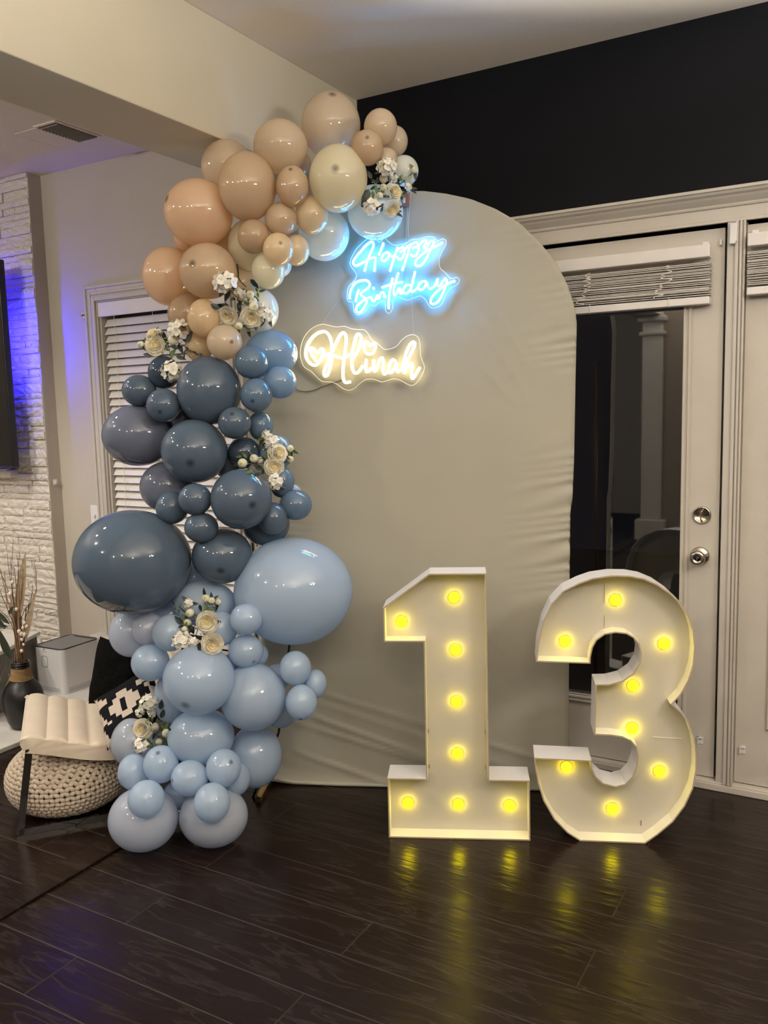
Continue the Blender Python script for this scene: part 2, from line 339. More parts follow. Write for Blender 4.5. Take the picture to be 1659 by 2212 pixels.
d2, P2 = door('door_2', -0.400, 0.51, -0.268, 0.37, 0.285, 1.90)
# deadbolt and knob
def disc(P, name, x, z, prof, mat_, seg=32): 
    bm = bmesh.new(); lathe(bm, prof, seg, Matrix.Translation((x, YD, z)) @ Matrix.Rotation(PI / 2, 4, 'X')); return P(obj(name, bm, mat_, None, True))
disc(P1, 'deadbolt', -0.531, 1.032, [(0.033, 0), (0.033, 0.006), (0.030, 0.010), (0.027, 0.010), (0.026, 0.007), (0, 0.0075)], M_NICKEL)['label'] = 'round satin nickel deadbolt plate'
bm = bmesh.new(); box(bm, (-0.0025, -0.016, -0.016), (0.0025, 0, 0.016), 0.0015, 2, Matrix.Translation((-0.531, YD - 0.007, 1.032)) @ Matrix.Rotation(0.1, 4, 'Y')); P1(obj('thumb_turn', bm, M_NICKEL))
for sx in (-0.013, 0.013): disc(P1, 'screw', -0.531 + sx, 1.033, [(0.0035, 0.0075), (0.0035, 0.009), (0.0015, 0.0095), (0, 0.008)], M_DARKMETAL, 12)
kn = disc(P1, 'door_knob', -0.535, 0.880, [(0.034, 0), (0.034, 0.004), (0.030, 0.009), (0.018, 0.012), (0.013, 0.016), (0.0125, 0.024), (0.019, 0.032), (0.0265, 0.042), (0.0275, 0.052), (0.024, 0.060), (0.016, 0.064), (0.014, 0.061), (0, 0.061)], M_NICKEL); kn['label'] = 'satin nickel door knob with a privacy turn button'
disc(P1, 'turn_button', -0.535, 0.880, [(0.009, 0.060), (0.009, 0.064), (0, 0.065)], M_DARKMETAL, 20)
bm = bmesh.new(); box(bm, (-0.001, -0.003, -0.006), (0.001, 0, 0.006), 0, 1, Matrix.Translation((-0.535, YD - 0.064, 0.880))); P1(obj('button_slot', bm, M_NICKEL))
for zz, nm in ((1.032, 'strike_plate'), (0.88, 'strike_plate')):
    P1(boxo(nm, (-0.4665, YD + 0.002, zz - 0.028), (-0.4625, YD + 0.02, zz + 0.028), M_DARKMETAL))
def bracket(P, x, z):
    bm = bmesh.new(); box(bm, (x - 0.011, YD - 0.012, z - 0.014), (x - 0.008, YD, z + 0.014)); box(bm, (x - 0.011, YD - 0.003, z - 0.014), (x + 0.009, YD, z + 0.014), 0.001, 1); box(bm, (x - 0.011, YD - 0.011, z + 0.010), (x + 0.009, YD, z + 0.014)); P(obj('hold_down_bracket', bm, M_PLASTIC))
bracket(P1, -0.520, 0.176); bracket(P2, -0.372, 0.165)
# frame, mullion post and the header cornice
fr = struct(bpy.data.objects.new('trim_3', None)); COL.objects.link(fr); fr.location = (-0.43, YW, 0); PF = local_parent(fr)
bm = bmesh.new()
box(bm, (-0.4615, YW - 0.012, 0.03), (-0.4015, YW + 0.06, 2.058), 0.002, 1)
for x0, x1, d in ((-0.436, -0.424, 0.020), (-0.420, -0.412, 0.024), (-0.409, -0.4015, 0.018)): box(bm, (x0, YW - d, 0.03), (x1, YW, 2.058), 0.0025, 2)
PF(obj('mullion_post', bm, M_TRIM))
bm = bmesh.new()
for x0, x1 in ((-1.50, -1.392), (0.52, 0.63)):
    box(bm, (x0, YW - 0.018, 0), (x1, YW + 0.06, 2.058), 0.004, 1)
PF(obj('side_casing', bm, M_TRIM))
bm = bmesh.new()
XH0, XH1 = -1.56, 0.70
def hprof(prof):
    A = [bm.verts.new((XH0, y, z)) for y, z in prof]; Bv = [bm.verts.new((XH1, y, z)) for y, z in prof]
    n = len(prof)
    for i in range(n): bm.faces.new((A[i], A[(i+1) % n], Bv[(i+1) % n], Bv[i]))
    bm.faces.new(A[::-1]); bm.faces.new(Bv)
hprof([(YW, 2.056), (YW - 0.016, 2.056), (YW - 0.016, 2.064), (YW - 0.012, 2.068), (YW - 0.012, 2.105), (YW - 0.018, 2.107), (YW - 0.020, 2.112), (YW - 0.018, 2.117), (YW - 0.026, 2.124), (YW - 0.036, 2.134), (YW - 0.040, 2.140), (YW - 0.050, 2.146), (YW - 0.054, 2.154), (YW - 0.060, 2.156), (YW - 0.060, 2.166), (YW, 2.166)])
PF(obj('header_cornice', bm, M_TRIM))
PF(boxo('threshold', (-1.39, YW - 0.014, 0.0), (0.52, YW + 0.05, 0.034), M_TRIM, bev=0.004))
PF(boxo('door_gap', (-1.385, YW + 0.03, 0.03), (0.52, YW + 0.055, 2.056), M_GAP)) if False else None
struct(boxo('baseboard_back', (-1.39, YW - 0.018, 0.0), (4.0, YW - 0.012, 0.026), M_TRIM, bev=0.003))
struct(boxo('baseboard_left', (XS, YW - 0.014, 0.0), (XB, YW, 0.11), M_TRIM, bev=0.004))
bm = bmesh.new(); box(bm, (-0.452, YW - 0.030, 1.985), (-0.428, YW - 0.010, 2.048), 0.003, 2); box(bm, (-0.452, YW - 0.036, 1.978), (-0.432, YW - 0.010, 1.992), 0.003, 2)
tag(obj('alarm_sensor', bm, M_PLASTIC), 'slim white alarm sensor fixed at the top of the door post', 'sensor')
bm = bmesh.new(); box(bm, (-0.489, YD - 0.012, 1.984), (-0.481, YD, 2.004), 0.002, 2)
tag(obj('sensor_magnet', bm, M_PLASTIC), 'small white sensor magnet on the door corner beside the post', 'sensor')
# raised blinds on the two doors
def raised_blind(x0, x1, ztop, zst, label, n=19, right_cut=True):
    t = thing('door_blind', ((x0 + x1) / 2, YD - 0.02, ztop), label, 'blind', 'raised blinds on the french doors'); hw = (x1 - x0) / 2
    boxo('valance', (-hw, -0.042, -0.043), (hw, -0.034, 0.0), M_BLIND, t, bev=0.003); boxo('headrail', (-hw + 0.004, -0.034, -0.04), (hw - 0.004, 0.02, -0.004), M_BLIND, t)
    for sx in (-hw + 0.02, hw - 0.02): boxo('mounting_bracket', (sx - 0.010, -0.012, -0.004), (sx + 0.012, 0.02, 0.014), M_PLASTIC, t, bev=0.002)
    bm = bmesh.new(); box(bm, (-hw, -0.025, -0.0014), (hw, 0.025, 0.0014), 0.001, 1); s0 = obj('slat', bm, M_BLIND, t)
    pitch = (zst - 0.028) / n
    for k in range(n):
        o = s0 if k == 0 else s0.copy()
        if k: COL.objects.link(o)
        o.location = (random.uniform(-.0015, .0015), -0.008 + random.uniform(-.003, .003), -0.062 - pitch * k); o.rotation_euler = (random.uniform(-.10, .10), random.uniform(-.003, .003), random.uniform(-.002, .002))
    boxo('bottom_rail', (-hw, -0.034, -0.062 - zst), (hw, 0.018, -0.062 - zst + 0.026), M_BLIND, t, bev=0.003)
    for cx in (-0.02, 0.265) if n > 17 else (-hw + 0.2,):
        bm = bmesh.new(); rr = random.Random(int(cx * 999) + n); pts = []
        for k in range(26): pts.append((cx + rr.uniform(-.022, .022) + (-.02 if k > 16 else 0), -0.044 - rr.random() * 0.014, -0.06 - (zst - 0.03) * k / 25))
        tube(bm, catmull(pts, 4), 0.0017, 5); tube(bm, [Vector((cx + 0.01, -0.036, -0.06 - zst + 0.03)), Vector((cx + 0.01, -0.037, -0.06 - zst - 0.004))], 0.0012, 5); obj('lift_cord', bm, M_CORD, t)
    return t
raised_blind(-1.335, -0.512, 1.985, 0.140, 'white slat blind bunched up over the glass door beside the arch backdrop', 19)
raised_blind(-0.392, 0.46, 2.005, 0.142, 'white slat blind raised on the second door, cut by the picture edge', 17)
# night behind the doors: a dark patio slab
struct(boxo('patio_ground', (-4, 3.5, -0.2), (3, 9, -0.1), mat('dark_patio', (0.02, 0.02, 0.022), 0.8)))

# ---------------------------------------------------------------- ceiling vent, wall plates
v = thing('ceiling_vent', (-3.255, 2.825, ZC), 'white rectangular air vent on the living room ceiling', 'vent')
M_VENTD = mat('vent_dark', (0.05, 0.04, 0.038), 0.7)
bm = bmesh.new(); box(bm, (-0.075, -0.135, -0.006), (0.075, 0.135, 0), 0.003, 1); obj('frame', bm, M_CEIL, v)
boxo('backing', (-0.062, -0.118, -0.0075), (0.062, 0.118, -0.006), M_VENTD, v)
for k in range(13):
    bm = bmesh.new(); box(bm, (-0.062, -0.0014, -0.0042), (0.062, 0.0014, 0.0042)); o = obj('slat', bm, mat('vent_slat', (0.22, 0.19, 0.17), 0.5) if k == 0 else bpy.data.materials['vent_slat'], v); o.location = (0, -0.108 + 0.018 * k, -0.0085); o.rotation_euler = (0.7, 0, 0)
boxo('damper_panel', (-0.23, -0.11, -0.0022), (-0.078, 0.15, -0.0004), M_CEIL, v, bev=0.002)
s = thing('light_switch', (-3.702, YW, 0.905), 'white light switch plate on the wall beside the window casing', 'switch')
boxo('plate', (-0.037, -0.006, -0.058), (0.037, 0, 0.058), M_PLASTIC, s, bev=0.003); boxo('toggle', (-0.005, -0.018, -0.008), (0.005, -0.006, 0.008), M_PLASTIC, s, bev=0.002)
s = thing('wall_socket', (XS, 3.19, 1.09), 'tiny white socket on the side of the stone chimney', 'socket')
boxo('plate', (0.0, -0.012, -0.016), (0.006, 0.012, 0.016), M_PLASTIC, s, bev=0.002); boxo('plug', (0.006, -0.006, -0.008), (0.014, 0.006, 0.008), M_PLASTIC, s, bev=0.002)
bm = bmesh.new(); lathe(bm, [(0.004, 0), (0.004, 0.014), (0.009, 0.018), (0.009, 0.024), (0, 0.026)], 16, Matrix.Translation((-3.69, YW, 1.99)) @ Matrix.Rotation(PI/2, 4, 'X')); box(bm, (-3.70, YW - 0.006, 1.965), (-3.68, YW, 2.01), 0.002, 1)
tag(obj('curtain_hook', bm, M_NICKEL), 'small metal hook at the upper corner of the window casing', 'hook')

# ---------------------------------------------------------------- television with blue bias light
tv = thing('television', (-4.71, YS - 0.14, 1.213), 'large black television on the stone chimney, glowing blue behind', 'television')
boxo('casing', (-0.66, -0.02, -0.028), (0.672, 0.02, 1.075), M_BLACKP, tv, bev=0.006)
boxo('screen', (-0.652, -0.0215, -0.018), (0.664, -0.0195, 1.063), mat('black_screen', (0.004, 0.004, 0.006), 0.12), tv)
boxo('wall_mount', (-0.2, 0.02, 0.3), (0.2, 0.15, 0.8), M_BLACKP, tv)
BLUE = (0.02, 0.015, 1.0)
boxo('led_strip', (0.600, 0.0205, 0.47), (0.615, 0.030, 0.80), emit('blue_led', BLUE, 260.0), tv)['label'] = 'glowing blue light strip'
boxo('led_strip', (0.0, 0.0205, 1.050), (0.60, 0.030, 1.062), emit('violet_led', (0.14, 0.07, 1.0), 13.0), tv)
struct(boxo('trim_4', (-6.2, YS - 0.055, 1.118), (-4.215, YS + 0.01, 1.160), M_STONE, bev=0.004))
boxo('media_box', (-0.03, -0.03, 0.0), (0.03, 0.02, 0.008), M_PLASTIC, thing('media_player', (-4.27, YS - 0.045, 1.161), 'small white box on the stone ledge under the television', 'media box'), bev=0.003)
# ================================================================ things in the living room
slab = boxo('hearth_slab', (-5.8, 1.35, 0.0), (-3.235, YS + 0.02, 0.024), M_MARBLE, bev=0.005)
tag(slab, 'low white marble hearth slab on the dark floor under the black vase', 'hearth')
# stone topped side cabinet
cb = thing('side_cabinet', (-3.66, 2.60, 0.024), 'grey veined stone cabinet with white marble top behind the black vase', 'cabinet'); cb.rotation_euler = (0, 0, math.radians(24))
boxo('body', (-0.75, -0.30, 0), (-0.012, 0.30, 0.283), mat('grey_veined_stone', (0.11, 0.10, 0.085), 0.25, noise_amt=0.5, noise_scale=5), cb, bev=0.003)
boxo('top', (-0.77, -0.315, 0.283), (0, 0.315, 0.303), M_MARBLE, cb, bev=0.004)
bm = bmesh.new()
for pts in (((-0.012, -0.2, 0.0), (-0.011, -0.1, 0.13), (-0.011, 0.02, 0.28)), ((-0.011, -0.1, 0.13), (-0.011, -0.22, 0.26)), ((-0.20, -0.301, 0.0), (-0.12, -0.301, 0.12), (-0.03, -0.301, 0.28)), ((-0.12, -0.301, 0.12), (-0.22, -0.301, 0.22))): tube(bm, [Vector(p) for p in pts], 0.0016, 5)
obj('gold_vein', bm, mat('brass_vein', (0.55, 0.38, 0.16), 0.3, 1.0), cb)
# vase with dried stems
VX, VY = -3.372, 2.452
vase = thing('floor_vase', (VX, VY, 0.024), 'matte black bottle shaped floor vase with rope neck on the marble slab', 'vase')
bm = bmesh.new(); lathe(bm, [(0.052, 0), (0.060, 0.004), (0.074, 0.035), (0.086, 0.085), (0.0905, 0.125), (0.0885, 0.158), (0.078, 0.188), (0.062, 0.210), (0.050, 0.225), (0.043, 0.245), (0.0395, 0.285), (0.038, 0.290), (0.033, 0.290), (0.033, 0.23)], 48)
obj('body', bm, mat('black_ceramic', (0.008, 0.008, 0.008), 0.38), vase, True)
bm = bmesh.new()
for z, r in ((0.287, 0.0385), (0.298, 0.0385), (0.306, 0.036)): tube(bm, [Vector((r * math.cos(a), r * math.sin(a), z)) for a in [2*PI*i/32 for i in range(32)]], 0.0052, 8, closed=True)
obj('rim', bm, mat('black_gloss', (0.006, 0.006, 0.006), 0.2), vase, True)
bm = bmesh.new()
M_ROPE = mat('jute_rope', (0.33, 0.20, 0.085), 0.9, bump=0.6, bump_scale=300)
for k in range(13):
    z = 0.229 + 0.0042 * k; r = 0.0455 - 0.0004 * k + (0.006 * max(0, 1 - k / 3.5))
    tube(bm, [Vector((r * math.cos(a), r * math.sin(a), z + 0.0012 * math.sin(3 * a + k))) for a in [2*PI*i/28 for i in range(28)]], 0.0026, 6, closed=True)
obj('rope_wrap', bm, M_ROPE, vase, True)
bm = bmesh.new(); cx = Vector((-0.035, -0.038, 0.235))
tube(bm, catmull([cx + Vector((0, 0, 0.02)), cx, cx + Vector((-0.004, -0.006, -0.016)), cx + Vector((-0.012, -0.012, -0.034)), cx + Vector((0, -0.012, -0.042)), cx + Vector((0.006, -0.008, -0.03)), cx + Vector((0.0, -0.005, -0.014))], 6), 0.0022, 6); obj('rope_loop', bm, M_ROPE, vase, True)
dry = thing('dried_stem_bouquet', (VX, VY, 0.30), 'tall bunch of dried twigs and reeds standing in the black vase', 'dried flowers')
M_TWIG = mat('dry_twig', (0.12, 0.06, 0.035), 0.8, noise_amt=0.4, noise_scale=30); M_REED = mat('dry_reed', (0.30, 0.18, 0.10), 0.7, noise_amt=0.3, noise_scale=30); M_PALM = mat('dry_palm', (0.36, 0.27, 0.165), 0.7, noise_amt=0.25, noise_scale=40)
M_LEAFD = mat('olive_leaf', (0.022, 0.028, 0.014), 0.5); M_BLOSSOM = mat('cream_blossom', (0.72, 0.58, 0.46), 0.7)
rd = random.Random(5); K = 0.00228
def ipt(px, py, dy=0.0):  # image-plane offset in metres from the vase mouth, in the plane facing the room
    return Vector((CR.x, CR.y, 0)) * ((px - 50) * K) + Vector((0, 0, (1425 - py) * K)) + Vector((-CF.x, -CF.y, 0)) * dy
def stem(name, pts, r, m, dy=0.0, tp=True):
    bm = bmesh.new(); base = Vector((rd.uniform(-.016, .016), rd.uniform(-.016, .016), -0.12)); mouth = Vector((base.x * 1.2, base.y * 1.2, 0.0))
    P = [base, mouth] + [ipt(x, y, dy + rd.uniform(-.006, .006)) for x, y in pts]
    tube(bm, catmull(P, 5), r, 5, taper=(lambda t: 1.15 - 0.75 * t) if tp else None); return obj(name, bm, m, dry)
for pts, dy in (([(50, 1330), (48, 1240), (57, 1160)], .01), ([(47, 1300), (42, 1220), (41, 1188)], 0), ([(54, 1300), (62, 1230), (70, 1175)], .02), ([(55, 1280), (58, 1225), (58, 1192)], -.01), ([(60, 1320), (88, 1280), (95, 1240), (92, 1205)], .0), ([(58, 1340), (76, 1290), (84, 1253)], -.02), ([(44, 1340), (22, 1270), (8, 1225)], 0), ([(42, 1330), (14, 1290), (1, 1240)], .02)): stem('twig', pts, 0.0022, M_TWIG, dy)
for a, b_ in (((92, 1255), (90, 1212)), ((74, 1295), (83, 1272)), ((43, 1230), (46, 1195)), ((60, 1240), (66, 1190)), ((50, 1235), (45, 1205)), ((88, 1275), (79, 1262))):
    bm = bmesh.new(); tube(bm, [ipt(*a), ipt((a[0]+b_[0])/2 + 1, (a[1]+b_[1])/2), ipt(*b_)], 0.0013, 5, taper=lambda t: 1 - .6 * t); obj('twig', bm, M_TWIG, dry)
for pts in ([(42, 1340), (30, 1280), (22, 1220)], [(46, 1330), (38, 1270), (23, 1218)], [(50, 1320), (52, 1250), (52, 1215)], [(53, 1320), (60, 1260), (66, 1200)], [(44, 1340), (34, 1300), (32, 1224)], [(56, 1330), (64, 1270), (72, 1220)], [(48, 1340), (45, 1290), (50, 1240)], [(55, 1350), (60, 1300), (63, 1225)]): stem('reed', pts, 0.0036, M_REED, rd.uniform(-.02, .02))
for k in range(9): stem('reed', [(40 + 3.2 * k + rd.uniform(-3, 3), 1360), (36 + 4.4 * k + rd.uniform(-4, 4), 1300 + rd.uniform(-20, 10))], 0.0038, rd.choice((M_REED, M_TWIG, M_PALM)), rd.uniform(-.025, .025))
def leaf_mesh(L, wd, bend=0.15, cup=0.25, seg=6):
    V = []; F = []
    for i in range(seg + 1):
        t = i / seg; hw = wd * 0.5 * math.sin(PI * min(1, t ** 0.75 * 0.97 + 0.02)) ** 0.9
        for s in (-1, 0, 1): V.append((s * hw, t * L, -bend * L * t * t + cup * abs(s) * hw))
    for i in range(seg):
        for s in range(2): a = i * 3 + s; F.append((a, a + 1, a + 4, a + 3))
    return V, F
def put_leaf(name, base, d, nrm, L, wd, m, parent, bend=0.15):
    y = Vector(d).normalized(); z = Vector(nrm); z = (z - y * z.dot(y)).normalized(); x = y.cross(z)
    V, F = leaf_mesh(L, wd, bend); o = raw(name, V, F, m, parent, True); o.matrix_local = frame_M(Vector(base), x, y, z); return o
NV = Vector((-CF.x, -CF.y, 0.15))
for (x0, y0, x1, y1, wd) in ((38, 1400, 17, 1340, .04), (40, 1330, 2, 1287, .022), (36, 1335, 4, 1331, .02), (40, 1310, 52, 1292, .02), (20, 1330, 10, 1305, .018), (30, 1340, 22, 1318, .02)):
    a = ipt(x0, y0, .03); b_ = ipt(x1, y1, .04); put_leaf('leaf', a, b_ - a, NV + Vector((rd.uniform(-.4, .4), 0, rd.uniform(-.3, .3))), (b_ - a).length, wd, M_LEAFD, dry, 0.1)
for (x0, y0, x1, y1, wd) in ((52, 1330, 76, 1187, .045), (64, 1370, 92, 1262, .026)):
    a = ipt(x0, y0, .01); b_ = ipt(x1, y1, 0); put_leaf('dried_palm_leaf', a, b_ - a, NV, (b_ - a).length, wd, M_PALM, dry, 0.02)
def blob(name, c, r, m, parent, sub=1, sc_=(1, 1, 1)):
    bm = bmesh.new(); bmesh.ops.create_icosphere(bm, subdivisions=sub, radius=r, matrix=Matrix.Translation(c) @ Matrix.Diagonal((*sc_, 1))); return obj(name, bm, m, parent, True)
for x, y in ((62, 1350), (66, 1338), (70, 1328), (58, 1345), (62, 1362), (65, 1372), (74, 1335), (60, 1385), (52, 1245), (46, 1268), (56, 1300), (68, 1352)): blob('blossom', ipt(x, y, .03), rd.uniform(.008, .013), M_BLOSSOM, dry, 1, (1, .7, 1))

# air purifier
pu = thing('air_purifier', (-3.672, 2.955, 0.024), 'white boxy air purifier with grey grille top, behind the cream chair', 'air purifier'); pu.rotation_euler = (0, 0, math.radians(1.5))
PXh, PYh, PH = 0.108, 0.125, 0.238
def rrect(hx, hy, r, n=6):
    out = []
    for cx, cy, a0 in ((hx - r, hy - r, 0), (-hx + r, hy - r, PI/2), (-hx + r, -hy + r, PI), (hx - r, -hy + r, 1.5 * PI)):
        for k in range(n + 1): a = a0 + PI / 2 * k / n; out.append((cx + r * math.cos(a), cy + r * math.sin(a)))
    return out
def prism(bm, loop, z0, z1):
    A = [bm.verts.new((x, y, z0)) for x, y in loop]; B = [bm.verts.new((x, y, z1)) for x, y in loop]; n = len(loop)
    for i in range(n): bm.faces.new((A[i], A[(i+1) % n], B[(i+1) % n], B[i]))
    bm.faces.new(A[::-1]); bm.faces.new(B)
bm = bmesh.new(); prism(bm, rrect(PXh, PYh, 0.028), 0, PH); obj('body', bm, M_PLASTIC, pu)
bm = bmesh.new(); tube(bm, [Vector((x, y, PH + 0.001)) for x, y in rrect(PXh - 0.002, PYh - 0.002, 0.027)], 0.0034, 6, closed=True); obj('top_rim', bm, M_BLACKP, pu, True)
bm = bmesh.new(); prism(bm, rrect(PXh - 0.004, PYh - 0.004, 0.025), PH, PH + 0.0008); obj('grille_backing', bm, mat('grille_shadow', (0.16, 0.155, 0.155), 0.6), pu)
bm = bmesh.new()
for k in range(24):
    x = -PXh + 0.014 + k * (2 * PXh - 0.028) / 23; box(bm, (x - 0.0022, -PYh + 0.012, PH + 0.0005), (x + 0.0022, PYh - 0.012, PH + 0.0028))
obj('grille', bm, M_GREYGRILLE, pu)
boxo('handle', (-0.055, PYh - 0.024, PH), (0.085, PYh - 0.006, PH + 0.005), M_BLACKP, pu, bev=0.003)
bm = bmesh.new(); tube(bm, [Vector((x - 0.025, -PYh - 0.0006, y + 0.165)) for x, y in rrect(0.021, 0.0285, 0.010)], 0.0009, 5, closed=True); obj('button_outline', bm, M_BLACKP, pu)
bm = bmesh.new()
tube(bm, catmull([Vector((-0.025, -PYh - 0.0006, 0.2245)), Vector((-0.022, -PYh - 0.0006, 0.229)), Vector((-0.025, -PYh - 0.0006, 0.2365)), Vector((-0.028, -PYh - 0.0006, 0.229))], 5, True), 0.0011, 5, closed=True)
tube(bm, [Vector((-0.025, -PYh - 0.0006, 0.222)), Vector((-0.025, -PYh - 0.0006, 0.233))], 0.0008, 5)
for k in range(9): box(bm, (-0.0405 + 0.0036 * k, -PYh - 0.0006, 0.2145), (-0.0405 + 0.0036 * k + 0.0022, -PYh, 0.2145 + (0.0024 if k % 3 else 0.0034)))
obj('logo', bm, M_GREYGRILLE, pu)
bm = bmesh.new()
for k in range(20):
    for j in range(3):
        z = 0.012 + 0.0075 * j; y = -PYh + 0.034 + 0.0095 * k; box(bm, (PXh - 0.0005, y, z), (PXh + 0.0008, y + 0.0045, z + 0.0038)); x = -PXh + 0.032 + 0.0082 * k; box(bm, (x, -PYh - 0.0008, z), (x + 0.0042, -PYh + 0.0005, z + 0.0038)) if x < PXh - 0.03 else None
obj('vent_hole', bm, M_GREYGRILLE, pu)

# cream lounge chair
CHO = Vector((-2.519, 1.775, 0)); ca = math.radians(50.5)
chair = thing('lounge_chair', CHO, 'cream channel tufted lounge chair on a dark chrome sled frame', 'chair'); chair.rotation_euler = (0, 0, ca)
M_CREAM = mat('cream_leatherette', (0.68, 0.575, 0.45), 0.42, noise_amt=0.04, noise_scale=12, bump=0.06, bump_scale=180)
M_CHROME = mat('dark_chrome', (0.16, 0.15, 0.14), 0.12, 1.0)
top = [(0.018, 0.345), (0.042, 0.352), (0.117, 0.334), (0.188, 0.311), (0.261, 0.290), (0.330, 0.279), (0.395, 0.286), (0.455, 0.322), (0.505, 0.385), (0.545, 0.46), (0.575, 0.535), (0.590, 0.575)]
prof = [Vector((x, 0, z)) for x, z in top]; cur = catmull(prof, 10)
acc = [0.0]
for a, b_ in zip(cur, cur[1:]): acc.append(acc[-1] + (b_ - a).length)
W = 0.50; wy = [0.0, 0.006, 0.018, 0.04, 0.12, 0.25, 0.38, 0.46, 0.482, 0.494, 0.5]; ef = [0.86, 0.96, 1, 1, 1, 1, 1, 1, 1, .96, .86]
V = []; F = []; n = len(cur); T = 0.060
for y, e in zip(wy, ef):
    ringT = []; ringB = []
    for i, p in enumerate(cur):
        t = (cur[min(n-1, i+1)] - cur[max(0, i-1)]).normalized(); nn_ = Vector((-t.z, 0, t.x)); ph = (acc[i] - 0.02) / 0.0745
        bul = 0.0125 * abs(math.sin(PI * ph)) ** 0.55 - 0.004
        endk = min(1, acc[i] / 0.02 + 0.35, (acc[-1] - acc[i]) / 0.02 + 0.35)
        mid = p - nn_ * (T * 0.5)
        ringT.append(mid + nn_ * ((T * 0.5 + bul * (1 if e > 0.95 else 0.2)) * e * endk) + Vector((0, y, 0))); ringB.append(mid - nn_ * (T * 0.5 * e * endk) + Vector((0, y, 0)))
    V += ringT + ringB[::-1]
m2 = 2 * n
for j in range(len(wy) - 1):
    for i in range(m2): F.append((j*m2 + i, j*m2 + (i+1) % m2, (j+1)*m2 + (i+1) % m2, (j+1)*m2 + i))
F.append(tuple(range(m2))[::-1]); F.append(tuple((len(wy)-1)*m2 + i for i in range(m2)))
seat = raw('seat', V, F, M_CREAM, chair, True); seat.data.set_sharp_from_angle(angle=math.radians(50)); seat['label'] = 'cream channel tufted seat and back'
bm = bmesh.new()
for y in (0.004, 0.496): tube(bm, [p + Vector((0, y, -0.006)) for p in cur[2:]], 0.0032, 6)
obj('piping', bm, M_CREAM, chair, True)
def bar(bm, p, q, a, b_, up=Vector((0, 1, 0))):
    p = Vector(p); q = Vector(q); d = (q - p).normalized(); s = d.cross(up).normalized(); t = s.cross(d)
    vs_ = [bm.verts.new(o + s * a * i + t * b_ * j) for o in (p, q) for i, j in ((-.5, -.5), (.5, -.5), (.5, .5), (-.5, .5))]
    for f in ((0, 1, 2, 3), (7, 6, 5, 4), (0, 4, 5, 1), (1, 5, 6, 2), (2, 6, 7, 3), (3, 7, 4, 0)): bm.faces.new([vs_[k] for k in f])
for y in (0.012, 0.488):
    bm = bmesh.new(); bar(bm, (0.002, y, 0.0), (0.053, y, 0.312), 0.024, 0.014); obj('leg', bm, M_CHROME, chair)
    bm = bmesh.new(); bar(bm, (0.0, y, 0.0125), (0.60, y, 0.0125), 0.024, 0.014); obj('runner', bm, M_CHROME, chair)
    bm = bmesh.new(); bar(bm, (0.59, y, 0.0), (0.52, y, 0.35), 0.024, 0.014); obj('leg', bm, M_CHROME, chair)
bm = bmesh.new(); bar(bm, (0.06, 0.012, 0.295), (0.06, 0.488, 0.295), 0.02, 0.014, Vector((0, 0, 1))); bar(bm, (0.53, 0.012, 0.34), (0.53, 0.488, 0.34), 0.02, 0.014, Vector((0, 0, 1))); obj('crossbar', bm, M_CHROME, chair)

# cushions
def cushion(name, c, nrm, roll, hx, hy, th, mats, fn, label, N=36):
    z = Vector(nrm).normalized(); x = Vector((0, 0, 1)).cross(z).normalized(); y = z.cross(x); cr, sr = math.cos(roll), math.sin(roll)
    x, y = x * cr + y * sr, y * cr - x * sr
    V = []; F = []; mi = []
    for side in (1, -1):
        for j in range(N + 1):
            for i in range(N + 1):
                u = 2 * i / N - 1; v = 2 * j / N - 1; e = max(0.0, (1 - u ** 4) * (1 - v ** 4)) ** 0.55
                k = 1 - 0.07 * (1 - abs(u)) * abs(v) ** 3 ; kx = 1 - 0.09 * (1 - v * v) * (abs(u) ** 3); ky = 1 - 0.09 * (1 - u * u) * (abs(v) ** 3)
                V.append((u * hx * kx, v * hy * ky, side * th * e + 0.004 * noise.noise(Vector((u * 3, v * 3, side * 2.0)))))
    for s in range(2):
        o = s * (N + 1) ** 2
        for j in range(N):
            for i in range(N):
                a = o + j * (N + 1) + i; f = (a, a + 1, a + N + 2, a + N + 1); F.append(f if s == 0 else f[::-1]); mi.append(fn((i + .5) / N, (j + .5) / N))
    o = raw(name, V, F, mats, None, True); o.matrix_world = frame_M(Vector(c), x, y, z)
    for p, k in zip(o.data.polygons, mi): p.material_index = k
    bmx = bmesh.new(); bmx.from_mesh(o.data); bmesh.ops.remove_doubles(bmx, verts=bmx.verts, dist=0.0045); bmx.to_mesh(o.data); bmx.free()
    tag(o, label, 'cushion'); return o
M_FUR = mat('black_plush', (0.0045, 0.0042, 0.004), 0.95, spec=0.08, noise_amt=0.4, noise_scale=90, bump=0.8, bump_scale=160)
M_BLK = mat('black_weave', (0.006, 0.006, 0.008), 0.9, spec=0.15, bump=0.3, bump_scale=400); M_IVO = mat('ivory_weave', (0.60, 0.50, 0.42), 0.9, bump=0.3, bump_scale=400)
def kilim(u, v):  # stepped zigzag bands and a stepped centre motif
    q = 24; i = int(u * q); j = int(v * q); di = abs(i - 11.5); dj = abs(j - 11.5)
    if di // 2 + dj // 2 < 3 and not (di < 1 and dj < 3): return 1
    for off in (6, 15):
        k = j + (i // 2 % 6 if (i // 12) % 2 == 0 else 5 - i // 2 % 6) - 3
        if off <= k < off + 3 and di // 2 + dj // 2 > 4: return 1
    k = i + (j // 2 % 4)
    if k in (1, 2, 3, 24, 25) : return 1
    return 0
VD = Vector((-CF.x, -CF.y, 0))
c2 = cushion('cushion', (-2.275, 2.085, 0.405), VD * 0.8 + Vector((-.30, .0, 0.62)), 0.70, 0.122, 0.112, 0.042, [M_BLK, M_IVO], kilim, 'black and ivory stepped pattern cushion leaning on the cream chair')
